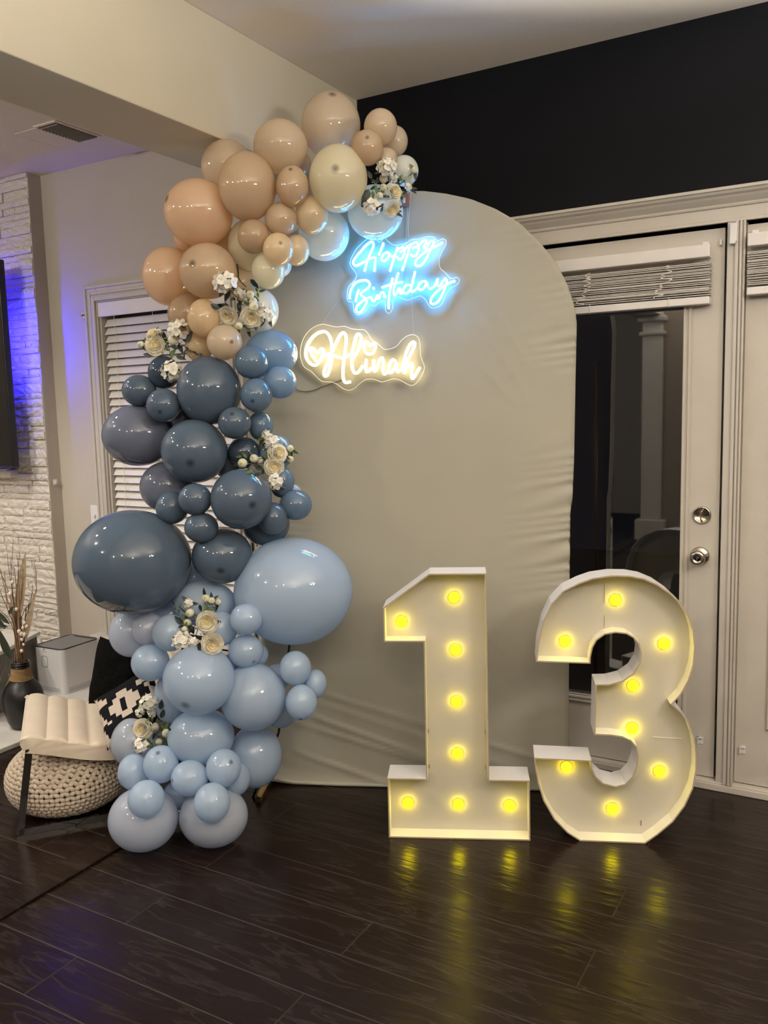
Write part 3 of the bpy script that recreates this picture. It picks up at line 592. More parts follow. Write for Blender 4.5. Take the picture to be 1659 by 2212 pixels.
c1 = cushion('cushion', (-2.425, 2.185, 0.475), VD * 1.0 + Vector((-.30, .0, 0.22)), -0.10, 0.118, 0.128, 0.06, [M_FUR], lambda u, v: 0, 'plain black plush cushion standing on the cream chair')

# measured outlines (metres, in each object's own plane)
BDO, BDT, BDN = [-1.5801, 2.7047, 0.0], [0.9171, 0.3987, 0.0], [0.3987, -0.9171, 0.0]
NHB = [[[-0.0266, 1.9316], [-0.0139, 1.9686], [-0.0015, 1.9955], [0.0081, 2.0175], [0.0071, 2.0287], [-0.0006, 2.0315], [-0.0163, 2.0223], [-0.035, 2.0032], [-0.0536, 1.9841], [-0.0645, 1.9695], [-0.0648, 1.9583], [-0.0558, 1.9529], [-0.0388, 1.9584], [-0.0152, 1.9699], [0.0058, 1.9777], [0.0147, 1.9743], [0.013, 1.9599], [0.0089, 1.9301]], [[0.0444, 2.027], [0.0376, 2.0099], [0.0266, 1.9855]], [[0.0665, 1.9837], [0.0577, 1.9933], [0.0447, 1.9879], [0.0367, 1.9763], [0.0378, 1.9668], [0.0467, 1.9647], [0.0572, 1.9717], [0.0652, 1.9838], [0.0698, 1.9799], [0.0759, 1.9779], [0.0837, 1.9817]], [[0.0941, 2.0098], [0.0859, 1.9866], [0.0749, 1.9572], [0.0639, 1.9278]], [[0.0873, 1.9915], [0.0978, 2.0035], [0.1107, 2.0083], [0.117, 2.0014], [0.1161, 1.984], [0.1073, 1.9695], [0.097, 1.9687], [0.0903, 1.9777]], [[0.1014, 1.9909], [0.1105, 1.9974], [0.1164, 2.0002]], [[0.1377, 2.0141], [0.1295, 1.9872], [0.1185, 1.9553], [0.1077, 1.9284]], [[0.1173, 1.9952], [0.1274, 2.0083], [0.1377, 2.0141], [0.1493, 2.0197], [0.1583, 2.023], [0.1658, 2.0153], [0.1675, 1.9966], [0.1587, 1.9784], [0.1466, 1.976], [0.1384, 1.9838]], [[0.1451, 2.0026], [0.1555, 2.0071], [0.1643, 2.0049]], [[0.1662, 2.0091], [0.1748, 2.0173], [0.1839, 2.0268], [0.1928, 2.0283], [0.1952, 2.0208], [0.1866, 2.0081], [0.1885, 2.0001], [0.1962, 2.0028], [0.2067, 2.0208], [0.2182, 2.0252], [0.2214, 2.0177], [0.2127, 2.0008], [0.2034, 1.9839], [0.1929, 1.9645], [0.1798, 1.9477], [0.1669, 1.9421], [0.1555, 1.9463], [0.157, 1.9599], [0.1701, 1.973], [0.1882, 1.987], [0.2088, 1.9985], [0.2318, 2.0073], [0.2523, 2.0187]], [[-0.0814, 1.8381], [-0.0808, 1.8558], [-0.0723, 1.8781], [-0.0562, 1.8951], [-0.0352, 1.9006], [-0.0171, 1.8986], [-0.0084, 1.8856], [-0.0178, 1.8709], [-0.0364, 1.8603], [-0.0418, 1.8517], [-0.0316, 1.8425], [-0.0227, 1.8358], [-0.0218, 1.8231], [-0.0327, 1.8033], [-0.0475, 1.7899], [-0.0591, 1.7954], [-0.056, 1.8118], [-0.0399, 1.8264], [-0.0214, 1.837], [-0.0056, 1.8414]], [[-0.0478, 1.8696], [-0.0563, 1.8472], [-0.0608, 1.8272]], [[-0.0043, 1.8427], [-0.0007, 1.8299], [0.007, 1.8283], [0.0179, 1.8468]], [[0.0044, 1.8756], [0.0049, 1.8675]], [[0.0179, 1.8493], [0.0176, 1.8368], [0.0228, 1.8353], [0.031, 1.8539], [0.0389, 1.8561], [0.0426, 1.8484], [0.0416, 1.8409], [0.0502, 1.8418]], [[0.0737, 1.9048], [0.0665, 1.8751], [0.0607, 1.8477], [0.0574, 1.8201], [0.0569, 1.7987]], [[0.0341, 1.8726], [0.0602, 1.8803], [0.0861, 1.8868], [0.1093, 1.8884]], [[0.0946, 1.9215], [0.085, 1.8944], [0.0766, 1.8646], [0.0787, 1.8444], [0.0879, 1.8516], [0.0939, 1.8664], [0.1011, 1.8649], [0.0995, 1.8512], [0.1085, 1.8508]], [[0.1361, 1.8773], [0.122, 1.8778], [0.1108, 1.8633], [0.1116, 1.8519], [0.124, 1.8502], [0.1371, 1.8647], [0.1454, 1.8919], [0.1538, 1.924]], [[0.1371, 1.8647], [0.1421, 1.8545], [0.155, 1.8615], [0.1655, 1.8711]], [[0.1939, 1.8849], [0.1838, 1.8891], [0.1683, 1.881], [0.1641, 1.8661], [0.173, 1.8595], [0.1859, 1.8677], [0.1939, 1.8837], [0.1983, 1.8698], [0.2063, 1.8619], [0.2218, 1.8713], [0.233, 1.8958]], [[0.233, 1.8958], [0.2301, 1.8759], [0.2397, 1.8706], [0.2527, 1.8875], [0.2604, 1.8946], [0.2646, 1.8845], [0.2574, 1.8624], [0.2468, 1.8378], [0.2337, 1.8183], [0.2182, 1.8089], [0.2067, 1.8131], [0.2096, 1.8293], [0.2265, 1.8486], [0.2498, 1.8664], [0.2729, 1.8792], [0.2933, 1.8858]]]
NHBC = [[-0.0707, 1.9853], [-0.0516, 2.0145], [-0.0197, 2.0405], [0.0012, 2.047], [0.0191, 2.04], [0.0292, 2.0308], [0.0476, 2.0437], [0.0602, 2.0319], [0.0831, 2.0184], [0.1166, 2.0218], [0.1451, 2.0354], [0.1681, 2.0356], [0.1963, 2.0425], [0.2217, 2.0393], [0.2342, 2.0264], [0.2521, 2.033], [0.2647, 2.025], [0.2619, 2.0078], [0.2462, 1.9813], [0.2382, 1.9593], [0.2428, 1.9317], [0.2629, 1.9135], [0.2779, 1.8954], [0.3009, 1.8989], [0.3089, 1.8866], [0.298, 1.8721], [0.2748, 1.8606], [0.2592, 1.8387], [0.2485, 1.814], [0.2329, 1.7995], [0.2123, 1.7965], [0.1996, 1.8058], [0.1896, 1.8238], [0.1719, 1.8396], [0.1512, 1.8353], [0.1252, 1.8275], [0.1072, 1.8308], [0.0944, 1.8388], [0.0735, 1.8321], [0.0702, 1.8006], [0.0568, 1.7833], [0.0453, 1.7939], [0.0447, 1.8218], [0.0344, 1.8273], [0.0186, 1.8203], [0.0053, 1.8106], [-0.0128, 1.8164], [-0.0264, 1.7966], [-0.053, 1.7823], [-0.0684, 1.7956], [-0.0727, 1.8263], [-0.0884, 1.8307], [-0.0924, 1.8525], [-0.0842, 1.8825], [-0.0626, 1.9044], [-0.0568, 1.9243], [-0.0768, 1.9554], [-0.0769, 1.9705]]
NAL = [[[-0.2109, 1.6248], [-0.225, 1.6455], [-0.2318, 1.663], [-0.2271, 1.6714], [-0.2183, 1.6668], [-0.2055, 1.652], [-0.1932, 1.6646], [-0.1843, 1.6643], [-0.1864, 1.6471], [-0.1975, 1.6244], [-0.2144, 1.6091], [-0.2306, 1.6139], [-0.2448, 1.6317], [-0.2486, 1.652], [-0.2432, 1.6777], [-0.2244, 1.7058], [-0.2001, 1.7236], [-0.1763, 1.7271], [-0.162, 1.7151], [-0.1539, 1.692], [-0.1518, 1.6661], [-0.1531, 1.6432], [-0.1579, 1.6146], [-0.1646, 1.5888], [-0.1741, 1.5703], [-0.183, 1.572], [-0.1824, 1.5893], [-0.1712, 1.615], [-0.1553, 1.649], [-0.1395, 1.68], [-0.1239, 1.7081], [-0.1118, 1.7205], [-0.1017, 1.7145], [-0.0995, 1.6901], [-0.105, 1.6531], [-0.1105, 1.6189], [-0.1145, 1.5844], [-0.1138, 1.5584], [-0.1054, 1.5438], [-0.0876, 1.5461]], [[-0.1808, 1.6369], [-0.1701, 1.6466], [-0.1524, 1.646], [-0.1321, 1.6353], [-0.1116, 1.6318], [-0.0966, 1.6385], [-0.0877, 1.644]], [[-0.0793, 1.6265], [-0.0641, 1.6461], [-0.0501, 1.6742], [-0.045, 1.6997], [-0.0505, 1.7127], [-0.0608, 1.7102], [-0.0703, 1.6835], [-0.0788, 1.6466], [-0.0812, 1.6122], [-0.0776, 1.5862], [-0.0676, 1.5758], [-0.0541, 1.5841], [-0.0418, 1.6024]], [[-0.028, 1.6249], [-0.0317, 1.5992], [-0.0292, 1.5819], [-0.0219, 1.5817], [-0.0099, 1.5928]], [[-0.0217, 1.6419], [-0.0331, 1.6537], [-0.0355, 1.6737], [-0.0307, 1.6864], [-0.0206, 1.6818], [-0.0136, 1.6716], [-0.0047, 1.6784], [0.0055, 1.6752], [0.0036, 1.6582], [-0.007, 1.6443], [-0.0217, 1.6419]], [[-0.0018, 1.6212], [-0.0025, 1.5955], [0.0001, 1.581], [0.0076, 1.5894], [0.0201, 1.6205], [0.029, 1.6274], [0.0332, 1.6173], [0.0311, 1.5916], [0.0335, 1.5714], [0.0423, 1.5726], [0.0542, 1.5851]], [[0.0782, 1.613], [0.0667, 1.6191], [0.0547, 1.6023], [0.0512, 1.5795], [0.0584, 1.575], [0.0718, 1.5875], [0.0796, 1.6101], [0.0791, 1.5901], [0.0846, 1.5771], [0.095, 1.5825], [0.104, 1.5951]], [[0.104, 1.5951], [0.1219, 1.6202], [0.14, 1.6538], [0.1476, 1.6734], [0.1405, 1.6793], [0.1287, 1.6683], [0.1151, 1.6404], [0.1057, 1.6065], [0.1053, 1.5893], [0.1078, 1.5721], [0.1184, 1.5918], [0.1303, 1.6057], [0.1374, 1.5998], [0.134, 1.577], [0.1336, 1.5542], [0.1408, 1.554], [0.1528, 1.5736], [0.1647, 1.5904]]]
NALC = [[-0.2678, 1.6301], [-0.2698, 1.6591], [-0.2593, 1.6992], [-0.2374, 1.7301], [-0.21, 1.7478], [-0.1832, 1.754], [-0.1568, 1.7473], [-0.1304, 1.7421], [-0.1068, 1.7441], [-0.0806, 1.7346], [-0.0572, 1.7309], [-0.0338, 1.7287], [-0.0196, 1.714], [-0.0084, 1.6936], [0.0146, 1.6785], [0.0346, 1.6593], [0.0579, 1.6585], [0.0814, 1.6678], [0.0993, 1.6871], [0.1199, 1.702], [0.1432, 1.7055], [0.1603, 1.6936], [0.1656, 1.6678], [0.1663, 1.6337], [0.1759, 1.6048], [0.1799, 1.5876], [0.1722, 1.5649], [0.1543, 1.5396], [0.1366, 1.5272], [0.1192, 1.5305], [0.0932, 1.5457], [0.067, 1.5522], [0.0435, 1.5456], [0.0228, 1.5419], [-0.0034, 1.5527], [-0.0328, 1.5521], [-0.0538, 1.5397], [-0.075, 1.5229], [-0.0959, 1.5162], [-0.1165, 1.5226], [-0.1398, 1.5392], [-0.1603, 1.5471], [-0.193, 1.5509], [-0.2133, 1.5675], [-0.2335, 1.5884], [-0.2568, 1.6036]]
MONE = dict(o=[-1.3738, 2.358, 0.0], t=[0.9097, 0.4154, 0.0], n=[0.4154, -0.9097, 0.0], outline=[[0, 0], [0.475, 0], [0.474, 0.2105], [0.3405, 0.2105], [0.338, 0.909], [0.153, 0.909], [0, 0.797], [0, 0.681], [0.1315, 0.681], [0.1305, 0.2105], [0, 0.2105]], bulbs=[[0.0555, 0.7368], [0.2327, 0.8182], [0.2346, 0.6402], [0.2351, 0.4611], [0.2356, 0.2793], [0.0636, 0.0997], [0.2361, 0.0981], [0.4099, 0.0966]])
MTHREE = dict(o=[-0.7947, 2.6277, 0.0], t=[0.9248, 0.3804, 0.0], n=[0.3804, -0.9248, 0.0], outline=[[-0.142, 0.6115], [-0.137, 0.6722], [-0.1196, 0.7482], [-0.093, 0.8061], [-0.0548, 0.8494], [-0.0042, 0.8754], [0.0378, 0.8908], [0.0962, 0.8995], [0.1502, 0.8987], [0.1957, 0.8901], [0.2371, 0.872], [0.2786, 0.8427], [0.3118, 0.8104], [0.3371, 0.7693], [0.3522, 0.7216], [0.3581, 0.6649], [0.3542, 0.6078], [0.3406, 0.5591], [0.3166, 0.5098], [0.2901, 0.4781], [0.3175, 0.4542], [0.343, 0.4168], [0.3605, 0.3679], [0.3685, 0.3141], [0.3694, 0.2599], [0.3593, 0.196], [0.3351, 0.1357], [0.2981, 0.079], [0.2478, 0.0305], [0.2097, 0.0], [0.0, 0.0], [-0.0416, 0.0264], [-0.0854, 0.0726], [-0.1204, 0.1369], [-0.1378, 0.197], [-0.1464, 0.2479], [-0.1484, 0.2849], [0.036, 0.2813], [0.0391, 0.2538], [0.0512, 0.2266], [0.075, 0.2043], [0.1137, 0.1955], [0.1436, 0.2044], [0.1668, 0.2305], [0.1792, 0.2675], [0.1818, 0.2995], [0.1764, 0.3312], [0.1593, 0.3511], [0.1338, 0.3627], [0.0954, 0.3676], [0.0442, 0.3685], [0.0477, 0.5395], [0.0901, 0.5412], [0.1322, 0.5532], [0.1656, 0.5783], [0.1854, 0.6141], [0.1888, 0.6451], [0.1814, 0.6759], [0.1645, 0.6956], [0.1435, 0.7077], [0.11, 0.7113], [0.0765, 0.7048], [0.0513, 0.6855], [0.0387, 0.6609], [0.0325, 0.6297], [0.0317, 0.6083]], bulbs=[[0.1165, 0.8067], [-0.0447, 0.6672], [0.2715, 0.6631], [0.1749, 0.5198], [0.1733, 0.3743], [-0.04, 0.2331], [0.2626, 0.2283], [0.111, 0.0918]])
ROD = [[-1.8621, 2.4076, 0.2677], [-1.8031, 2.4333, 0.6757]]
# knitted pouf: rows of wavy cord on a squashed ball
pf = thing('knitted_pouf', (-2.57, 2.04, 0), 'round beige chunky knit pouf pushed under the cream chair', 'pouf')
M_KNIT = mat('beige_cotton_cord', (0.56, 0.46, 0.36), 0.9, noise_amt=0.08, noise_scale=25, bump=0.25, bump_scale=500)
PR, PHH = 0.215, 0.118
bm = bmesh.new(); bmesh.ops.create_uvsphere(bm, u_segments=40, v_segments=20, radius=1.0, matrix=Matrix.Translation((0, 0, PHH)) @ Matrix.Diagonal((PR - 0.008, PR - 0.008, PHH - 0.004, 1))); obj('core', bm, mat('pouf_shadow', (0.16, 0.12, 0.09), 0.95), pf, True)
bm = bmesh.new(); rows = 20
for k in range(rows):
    lat = -1.28 + 2.56 * k / (rows - 1); cl = max(0.0, math.cos(lat)) ** 0.62; R0 = PR * cl; z0 = PHH + (PHH - 0.006) * math.copysign(abs(math.sin(lat)) ** 0.95, lat)
    nw = max(6, int(2 * PI * R0 / 0.034)); N = nw * 8; path = []
    for i in range(N):
        a = 2 * PI * i / N; ph = nw * a + PI * (k % 2)
        path.append(Vector(((R0 + 0.0035 * math.cos(2 * ph)) * math.cos(a), (R0 + 0.0035 * math.cos(2 * ph)) * math.sin(a), z0 + 0.0048 * math.sin(ph) * max(.3, cl))))
    tube(bm, path, 0.0083, 7, closed=True)
obj('knit_cord', bm, M_KNIT, pf, True)

# ================================================================ arch backdrop
BO = Vector((BDO)); BT = Vector(BDT); BN = Vector(BDN); BM = frame_M(BO, BT, -BN, Vector((0, 0, 1)))   # local x along the arch, y towards the wall, z up
bd = thing('arch_backdrop', (0, 0, 0), 'tall round topped backdrop stand in cream stretch fabric', 'backdrop'); bd.matrix_world = BM; bd['kind'] = 'thing'
M_FAB = mat('cream_stretch_fabric', (0.405, 0.38, 0.305), 0.85, spec=0.25, noise_amt=0.02, noise_scale=4, bump=0.05, bump_scale=600)
RIGHT = [(0.0, 0.700), (0.03, 0.6955), (0.37, 0.692), (0.73, 0.694), (1.055, 0.697), (1.10, 0.704), (1.24, 0.710), (1.52, 0.7145), (1.66, 0.7175), (1.73, 0.7187), (1.77, 0.714), (1.807, 0.7057), (1.868, 0.685), (1.945, 0.645), (2.015, 0.5906), (2.0845, 0.5203), (2.136, 0.437), (2.173, 0.3532), (2.196, 0.265), (2.208, 0.19), (2.213, 0.11)]
def right_at(z):
    for (a, u), (b_, v_) in zip(RIGHT, RIGHT[1:]):
        if z <= b_: return u + (v_ - u) * (z - a) / max(1e-9, b_ - a)
    return 0.11
UC = 0.11
def wrinkle(u, z, hwid):
    e = hwid - abs(u - UC); s = 1 if u > UC else -1; y = 0.0
    k = math.exp(-max(0, e) / 0.075) * (1 if 0.75 < z < 1.72 else 0.15) * (0.5 + 0.5 * math.sin(z * 7 + 1))
    y += k * 0.016 * math.sin(z * 150 + 26 * e + 3 * math.sin(z * 31)) * (0.55 + 0.45 * noise.noise(Vector((z * 9, s, 0))))
    if z < 0.55:   # diagonal pulls near the foot
        q = (1 - z / 0.55)
        for (c, m_, a) in ((0.30, 0.36, 0.009), (0.25, 0.30, 0.007), (0.13, 0.34, 0.009), (0.40, 0.30, 0.006), (0.36, 0.33, 0.004)):
            d = z - (c - m_ * (u + 0.35)); y -= a * q ** .5 * math.exp(-(d / 0.008) ** 2) * min(1, max(0, (u + 0.42) * 4))
    for (c, m_, a, u0, u1) in ((2.35, -1.6, 0.003, 0.25, 0.6), (2.05, -1.2, 0.003, 0.3, 0.55), (2.55, -1.75, 0.0025, 0.35, 0.6), (0.95, -0.9, .003, .2, .5)):
        if u0 < u < u1: d = z - (c + m_ * u); y -= a * math.exp(-(d / 0.010) ** 2) * math.sin(PI * (u - u0) / (u1 - u0))
    y += 0.004 * noise.noise(Vector((u * 2.2, z * 2.2, 4.1)))
    return -0.004 + y
NZ, NU = 240, 90; V = []; F = []
zs = [2.213 * (1 - (1 - j / NZ) ** 1.25) if False else 2.213 * (math.sin(PI / 2 * (j / NZ)) * 0.35 + 0.65 * j / NZ) for j in range(NZ + 1)]
for zq in zs:
    hwid = max(0.002, right_at(zq) - UC)
    for i in range(NU + 1):
        q = 2 * i / NU - 1; q = math.copysign(abs(q) ** 0.8, q); u = UC + hwid * q
        y = wrinkle(u, zq, hwid); edge = max(0.0, 1 - (hwid - abs(u - UC)) / 0.012); y += 0.010 * edge ** 2
        zz = zq
        if zq < 0.06: y -= 0.012 * (1 - zq / 0.06) ** 2
        if u < -0.30: zz = zq + max(0, 1 - zq / 0.3) * (0.022 * ((-0.30 - u) / 0.2) ** 1.5)
        V.append((u, y, max(0.003, zz)))
for j in range(NZ):
    for i in range(NU): a = j * (NU + 1) + i; F.append((a, a + 1, a + NU + 2, a + NU + 1))
raw('fabric_front', V, F, M_FAB, bd, True)
# the cover runs on over the frame and closes at the back
edge = [(right_at(zq), zq) for zq in zs] + [(2 * UC - right_at(zq), zq) for zq in zs[::-1]]
V = [(u, 0.006, z) for u, z in edge] + [(u + (0.002 if u > UC else -0.002), 0.018, z + .001) for u, z in edge] + [(u, 0.034, z) for u, z in edge]; n = len(edge)
F = [(i, i + 1, n + i + 1, n + i) for i in range(n - 1)] + [(n + i, n + i + 1, 2*n + i + 1, 2*n + i) for i in range(n - 1)] + [tuple(range(2*n, 3*n))[::-1]]
raw('fabric_back', V, F, M_FAB, bd, True)
bm = bmesh.new(); tube(bm, [Vector((2 * UC - 0.70 + 0.0, -0.012, 0.026)), Vector((-0.36, -0.014, 0.010)), Vector((-0.2, -0.015, 0.007)), Vector((0.2, -0.015, 0.007)), Vector((0.69, -0.013, 0.007))], 0.0065, 8); obj('hem', bm, M_FAB, bd, True)
M_GOLD = mat('brushed_gold', (0.62, 0.43, 0.16), 0.28, 1.0)
for u in (-0.462, 0.672):
    bm = bmesh.new(); box(bm, (u - 0.0115, -0.172, 0.0), (u + 0.0115, 0.26, 0.023), 0.0015, 1); obj('foot', bm, M_GOLD, bd)
    M_DGOLD = mat('shaded_gold_tube', (0.26, 0.18, 0.075), 0.45, 1.0) if u < 0 else bpy.data.materials['shaded_gold_tube']; boxo('foot_end', (u - 0.009, -0.1728, 0.003), (u + 0.009, -0.1715, 0.020), M_GAP, bd)
bm = bmesh.new(); box(bm, (-0.47, 0.038, 0.023), (-0.45, 0.058, 1.6)); obj('upright', bm, M_GOLD, bd)
bm = bmesh.new(); tube(bm, [Vector((0.655, 0.052, 1.62)), Vector((0.656, 0.052, 0.9)), Vector((0.657, 0.052, 0.02))], 0.0075, 8); obj('upright', bm, M_GOLD, bd, True)

# ---------------------------------------------------------------- neon signs (traced tubes on clear cut plates)
def neon(name, strokes, contour, r, em, label, rimcol):
    t = thing(name, (0, 0, 0), label, 'neon sign'); t.matrix_world = BM
    P = [Vector((u, -0.042, z)) for u, z in contour]; loop = catmull(P, 4, True)
    V = [(p.x, -0.0430, p.z) for p in loop] + [(p.x, -0.0400, p.z) for p in loop]; n = len(loop)
    raw('backing_plate', V, [tuple(range(n)), tuple(range(n, 2 * n))[::-1]], clear_sheet(name + '_acrylic', (0.97, 0.98, 0.98)), t)
    bm = bmesh.new(); tube(bm, [Vector((p.x, -0.0415, p.z)) for p in loop], 0.0011, 5, closed=True); obj('plate_edge', bm, rimcol, t)
    for s in strokes:
        bm = bmesh.new(); tube(bm, catmull([Vector((u, -0.0505, z)) for u, z in s], 7), r, 8); obj('tube', bm, em, t, True)
    return t
M_RIM = mat('acrylic_edge', (0.85, 0.87, 0.86), 0.2)
neon('neon_sign', NHB, NHBC, 0.0037, emit('blue_neon', (0.035, 0.36, 1.0), 70.0), 'icy blue neon sign reading Happy Birthday on the arch backdrop', M_RIM)
neon('neon_sign', NAL, NALC, 0.0046, emit('warm_neon', (1.0, 0.80, 0.44), 20.0), 'warm white neon name sign with hearts below the blue neon', M_RIM)
def bdl(pts, y): return [Vector((u, -yy if False else y, z)) for (u, z) in pts]
M_CLEAR = mat('clear_cable', (0.55, 0.52, 0.48), 0.3)
dm = thing('sign_dimmer', (0, 0, 0), 'small red brown dimmer box hanging at the top of the arch backdrop', 'dimmer'); dm.matrix_world = BM
boxo('case', (0.112, -0.028, 2.152), (0.138, -0.012, 2.196), mat('red_brown_plastic', (0.30, 0.12, 0.10), 0.4), dm, bev=0.003)
boxo('button', (0.1135, -0.0295, 2.163), (0.123, -0.028, 2.181), M_PLASTIC, dm, bev=0.001)
bm = bmesh.new(); tube(bm, catmull(bdl([(0.128, 2.154), (0.126, 2.10), (0.122, 2.04), (0.1265, 1.99), (0.1121, 1.94), (0.103, 1.90)], -0.016), 6), 0.0014, 5); tube(bm, catmull(bdl([(0.1426, 2.222), (0.1390, 2.17), (0.1325, 2.12), (0.128, 2.05)], -0.017), 6), 0.0018, 5); obj('cable', bm, M_CLEAR, dm, True)
bm = bmesh.new(); tube(bm, catmull([Vector((-0.335, -0.03, 1.56)), Vector((-0.3025, -0.014, 1.5309)), Vector((-0.2787, -0.013, 1.5184)), Vector((-0.2354, -0.013, 1.5189)), Vector((-0.1917, -0.013, 1.5345)), Vector((-0.1259, -0.015, 1.553))], 6), 0.0017, 5)
o = obj('sign_cable', bm, mat('brown_cable', (0.10, 0.08, 0.06), 0.5)); o.matrix_world = BM; tag(o, 'thin dark cable running from the name sign into the balloons', 'cable')
bm = bmesh.new()
tube(bm, [Vector((0.1284, -0.012, 2.16)), Vector((0.1417, -0.024, 1.7084))], 0.0006, 4); tube(bm, [Vector((0.128, -0.012, 2.16)), Vector((-0.1965, -0.024, 1.7496))], 0.0005, 4)
o = obj('hanging_line', bm, M_CLEAR); o.matrix_world = BM; tag(o, 'fine clear fishing line hanging the warm white neon name sign', 'fishing line')

# ---------------------------------------------------------------- marquee numbers
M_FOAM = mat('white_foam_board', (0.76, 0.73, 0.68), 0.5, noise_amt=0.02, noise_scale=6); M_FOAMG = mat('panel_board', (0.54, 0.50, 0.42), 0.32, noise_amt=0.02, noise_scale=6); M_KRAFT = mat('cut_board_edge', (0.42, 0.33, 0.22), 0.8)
M_BULB = emit('yellow_bulb', (1.0, 0.80, 0.0022), 20.0)
def marquee(name, d, label):
    o_, t_, n_ = Vector(d['o']), Vector(d['t']), Vector(d['n']); t = thing(name, (0, 0, 0), label, 'marquee number'); t.matrix_world = frame_M(o_, t_, -n_, Vector((0, 0, 1)))
    OUT = [Vector((u, 0, z)) for u, z in d['outline']]
    A = sum(OUT[i].x * OUT[(i+1) % len(OUT)].z - OUT[(i+1) % len(OUT)].x * OUT[i].z for i in range(len(OUT))); OUT = OUT if A > 0 else OUT[::-1]
    n = len(OUT); th = 0.0045; IN = []
    for i in range(n):
        a = (OUT[i] - OUT[i-1]).normalized(); b_ = (OUT[(i+1) % n] - OUT[i]).normalized(); na = Vector((-a.z, 0, a.x)); nb = Vector((-b_.z, 0, b_.x)); m_ = na + nb; m_ = m_ / max(0.35, m_.dot(na)) if m_.length > 1e-6 else na
        IN.append(OUT[i] + m_ * th)
    DP, PD = 0.111, 0.058; Y = Vector((0, 1, 0))
    # every wall strip is a board of its own: flat boards between corners, runs of short facets on curves
    runs = []; i = 0
    sharp = [i for i in range(n) if ((OUT[i] - OUT[i-1]).normalized()).dot((OUT[(i+1) % n] - OUT[i]).normalized()) < 0.80]
    for k, s in enumerate(sharp):
        e = sharp[(k + 1) % len(sharp)]; idx = [s]
        while idx[-1] != e: idx.append((idx[-1] + 1) % n)
        runs.append(idx)
    for idx in runs:
        V = []; F = []
        for q in idx: V += [OUT[q] + Y * 0.0004, IN[q] + Y * 0.0004, IN[q] + Y * DP, OUT[q] + Y * DP]
        for k in range(len(idx) - 1):
            for s in range(4): F.append((4*k + s, 4*k + (s+1) % 4, 4*k + 4 + (s+1) % 4, 4*k + 4 + s))
        F += [(3, 2, 1, 0), tuple(4 * (len(idx) - 1) + s for s in range(4))]
        raw('side_board', V, F, M_FOAM, t)
    V = []; F = []
    for p, q in zip(OUT, IN): V += [p, q]
    for i in range(n): j = (i + 1) % n; F.append((2*i, 2*i + 1, 2*j + 1, 2*j))
    raw('cut_edge', V, F, M_KRAFT, t)
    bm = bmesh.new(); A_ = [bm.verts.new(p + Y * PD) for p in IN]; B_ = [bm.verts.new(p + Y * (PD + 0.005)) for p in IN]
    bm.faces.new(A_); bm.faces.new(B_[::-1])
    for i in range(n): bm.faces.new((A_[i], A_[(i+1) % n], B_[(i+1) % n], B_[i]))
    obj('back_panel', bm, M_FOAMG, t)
    src = None
    for u, z in d['bulbs']:
        if src is None:
            bm = bmesh.new(); lathe(bm, [(0.0178, 0.0), (0.0178, 0.008), (0.0165, 0.0125), (0.012, 0.0155), (0.005, 0.0170), (0, 0.0172)], 28, Matrix.Rotation(PI / 2, 4, 'X')); src = o = obj('bulb', bm, M_BULB, t, True)
            bm = bmesh.new(); tube(bm, [Vector((0.0186 * math.cos(a), -0.002, 0.0186 * math.sin(a))) for a in [2*PI*i/28 for i in range(28)]], 0.0016, 6, closed=True); rim = obj('bulb_rim', bm, mat('amber_rim', (0.75, 0.58, 0.08), 0.4), o, True)
        else:
            o = src.copy(); COL.objects.link(o); r2 = rim.copy(); COL.objects.link(r2); r2.parent = o
        o.location = (u, PD, z)
    return t
m1 = marquee('marquee_number', MONE, 'white foam board number one lit by eight round yellow bulbs')
bm = bmesh.new()
for u, z in ((0.139, 0.355), (0.330, 0.355), (0.139, 0.23), (0.330, 0.23)): box(bm, (u - 0.0006, 0.0565, z - 0.007), (u + 0.0006, 0.0575, z + 0.007))
obj('staple', bm, M_DARKMETAL, m1)
m3 = marquee('marquee_number', MTHREE, 'white foam board number three with curved sides and eight yellow bulbs')
bm = bmesh.new(); box(bm, (0.205, 0.0555, 0.035), (0.2065, 0.0575, 0.052)); obj('staple', bm, M_DARKMETAL, m3)
bm = bmesh.new(); tube(bm, [Vector((0.24, 0.0565, 0.345)), Vector((0.29, 0.0565, 0.342)), Vector((0.335, 0.0565, 0.342))], 0.0011, 5); obj('glue_line', bm, M_FOAM, m3)
bm = bmesh.new(); box(bm, (0.082, 0.0550, 0.795), (0.0828, 0.0575, 0.86)); box(bm, (0.082, 0.0550, 0.71), (0.0828, 0.0575, 0.755)); obj('seam', bm, M_KRAFT, m3)

# thin stand pole among the balloons
ra, rb = Vector(ROD[0]), Vector(ROD[1]); dd = (rb - ra); base = Vector((ra.x - dd.x * (ra.z / dd.z) - 0.08, ra.y - 0.02, 0))
bm = bmesh.new(); tube(bm, [base, ra, rb + dd * 0.2], 0.0045, 8)
tag(obj('support_pole', bm, M_BLACKP, None, True), 'thin black support pole showing between the pale blue balloons', 'pole')

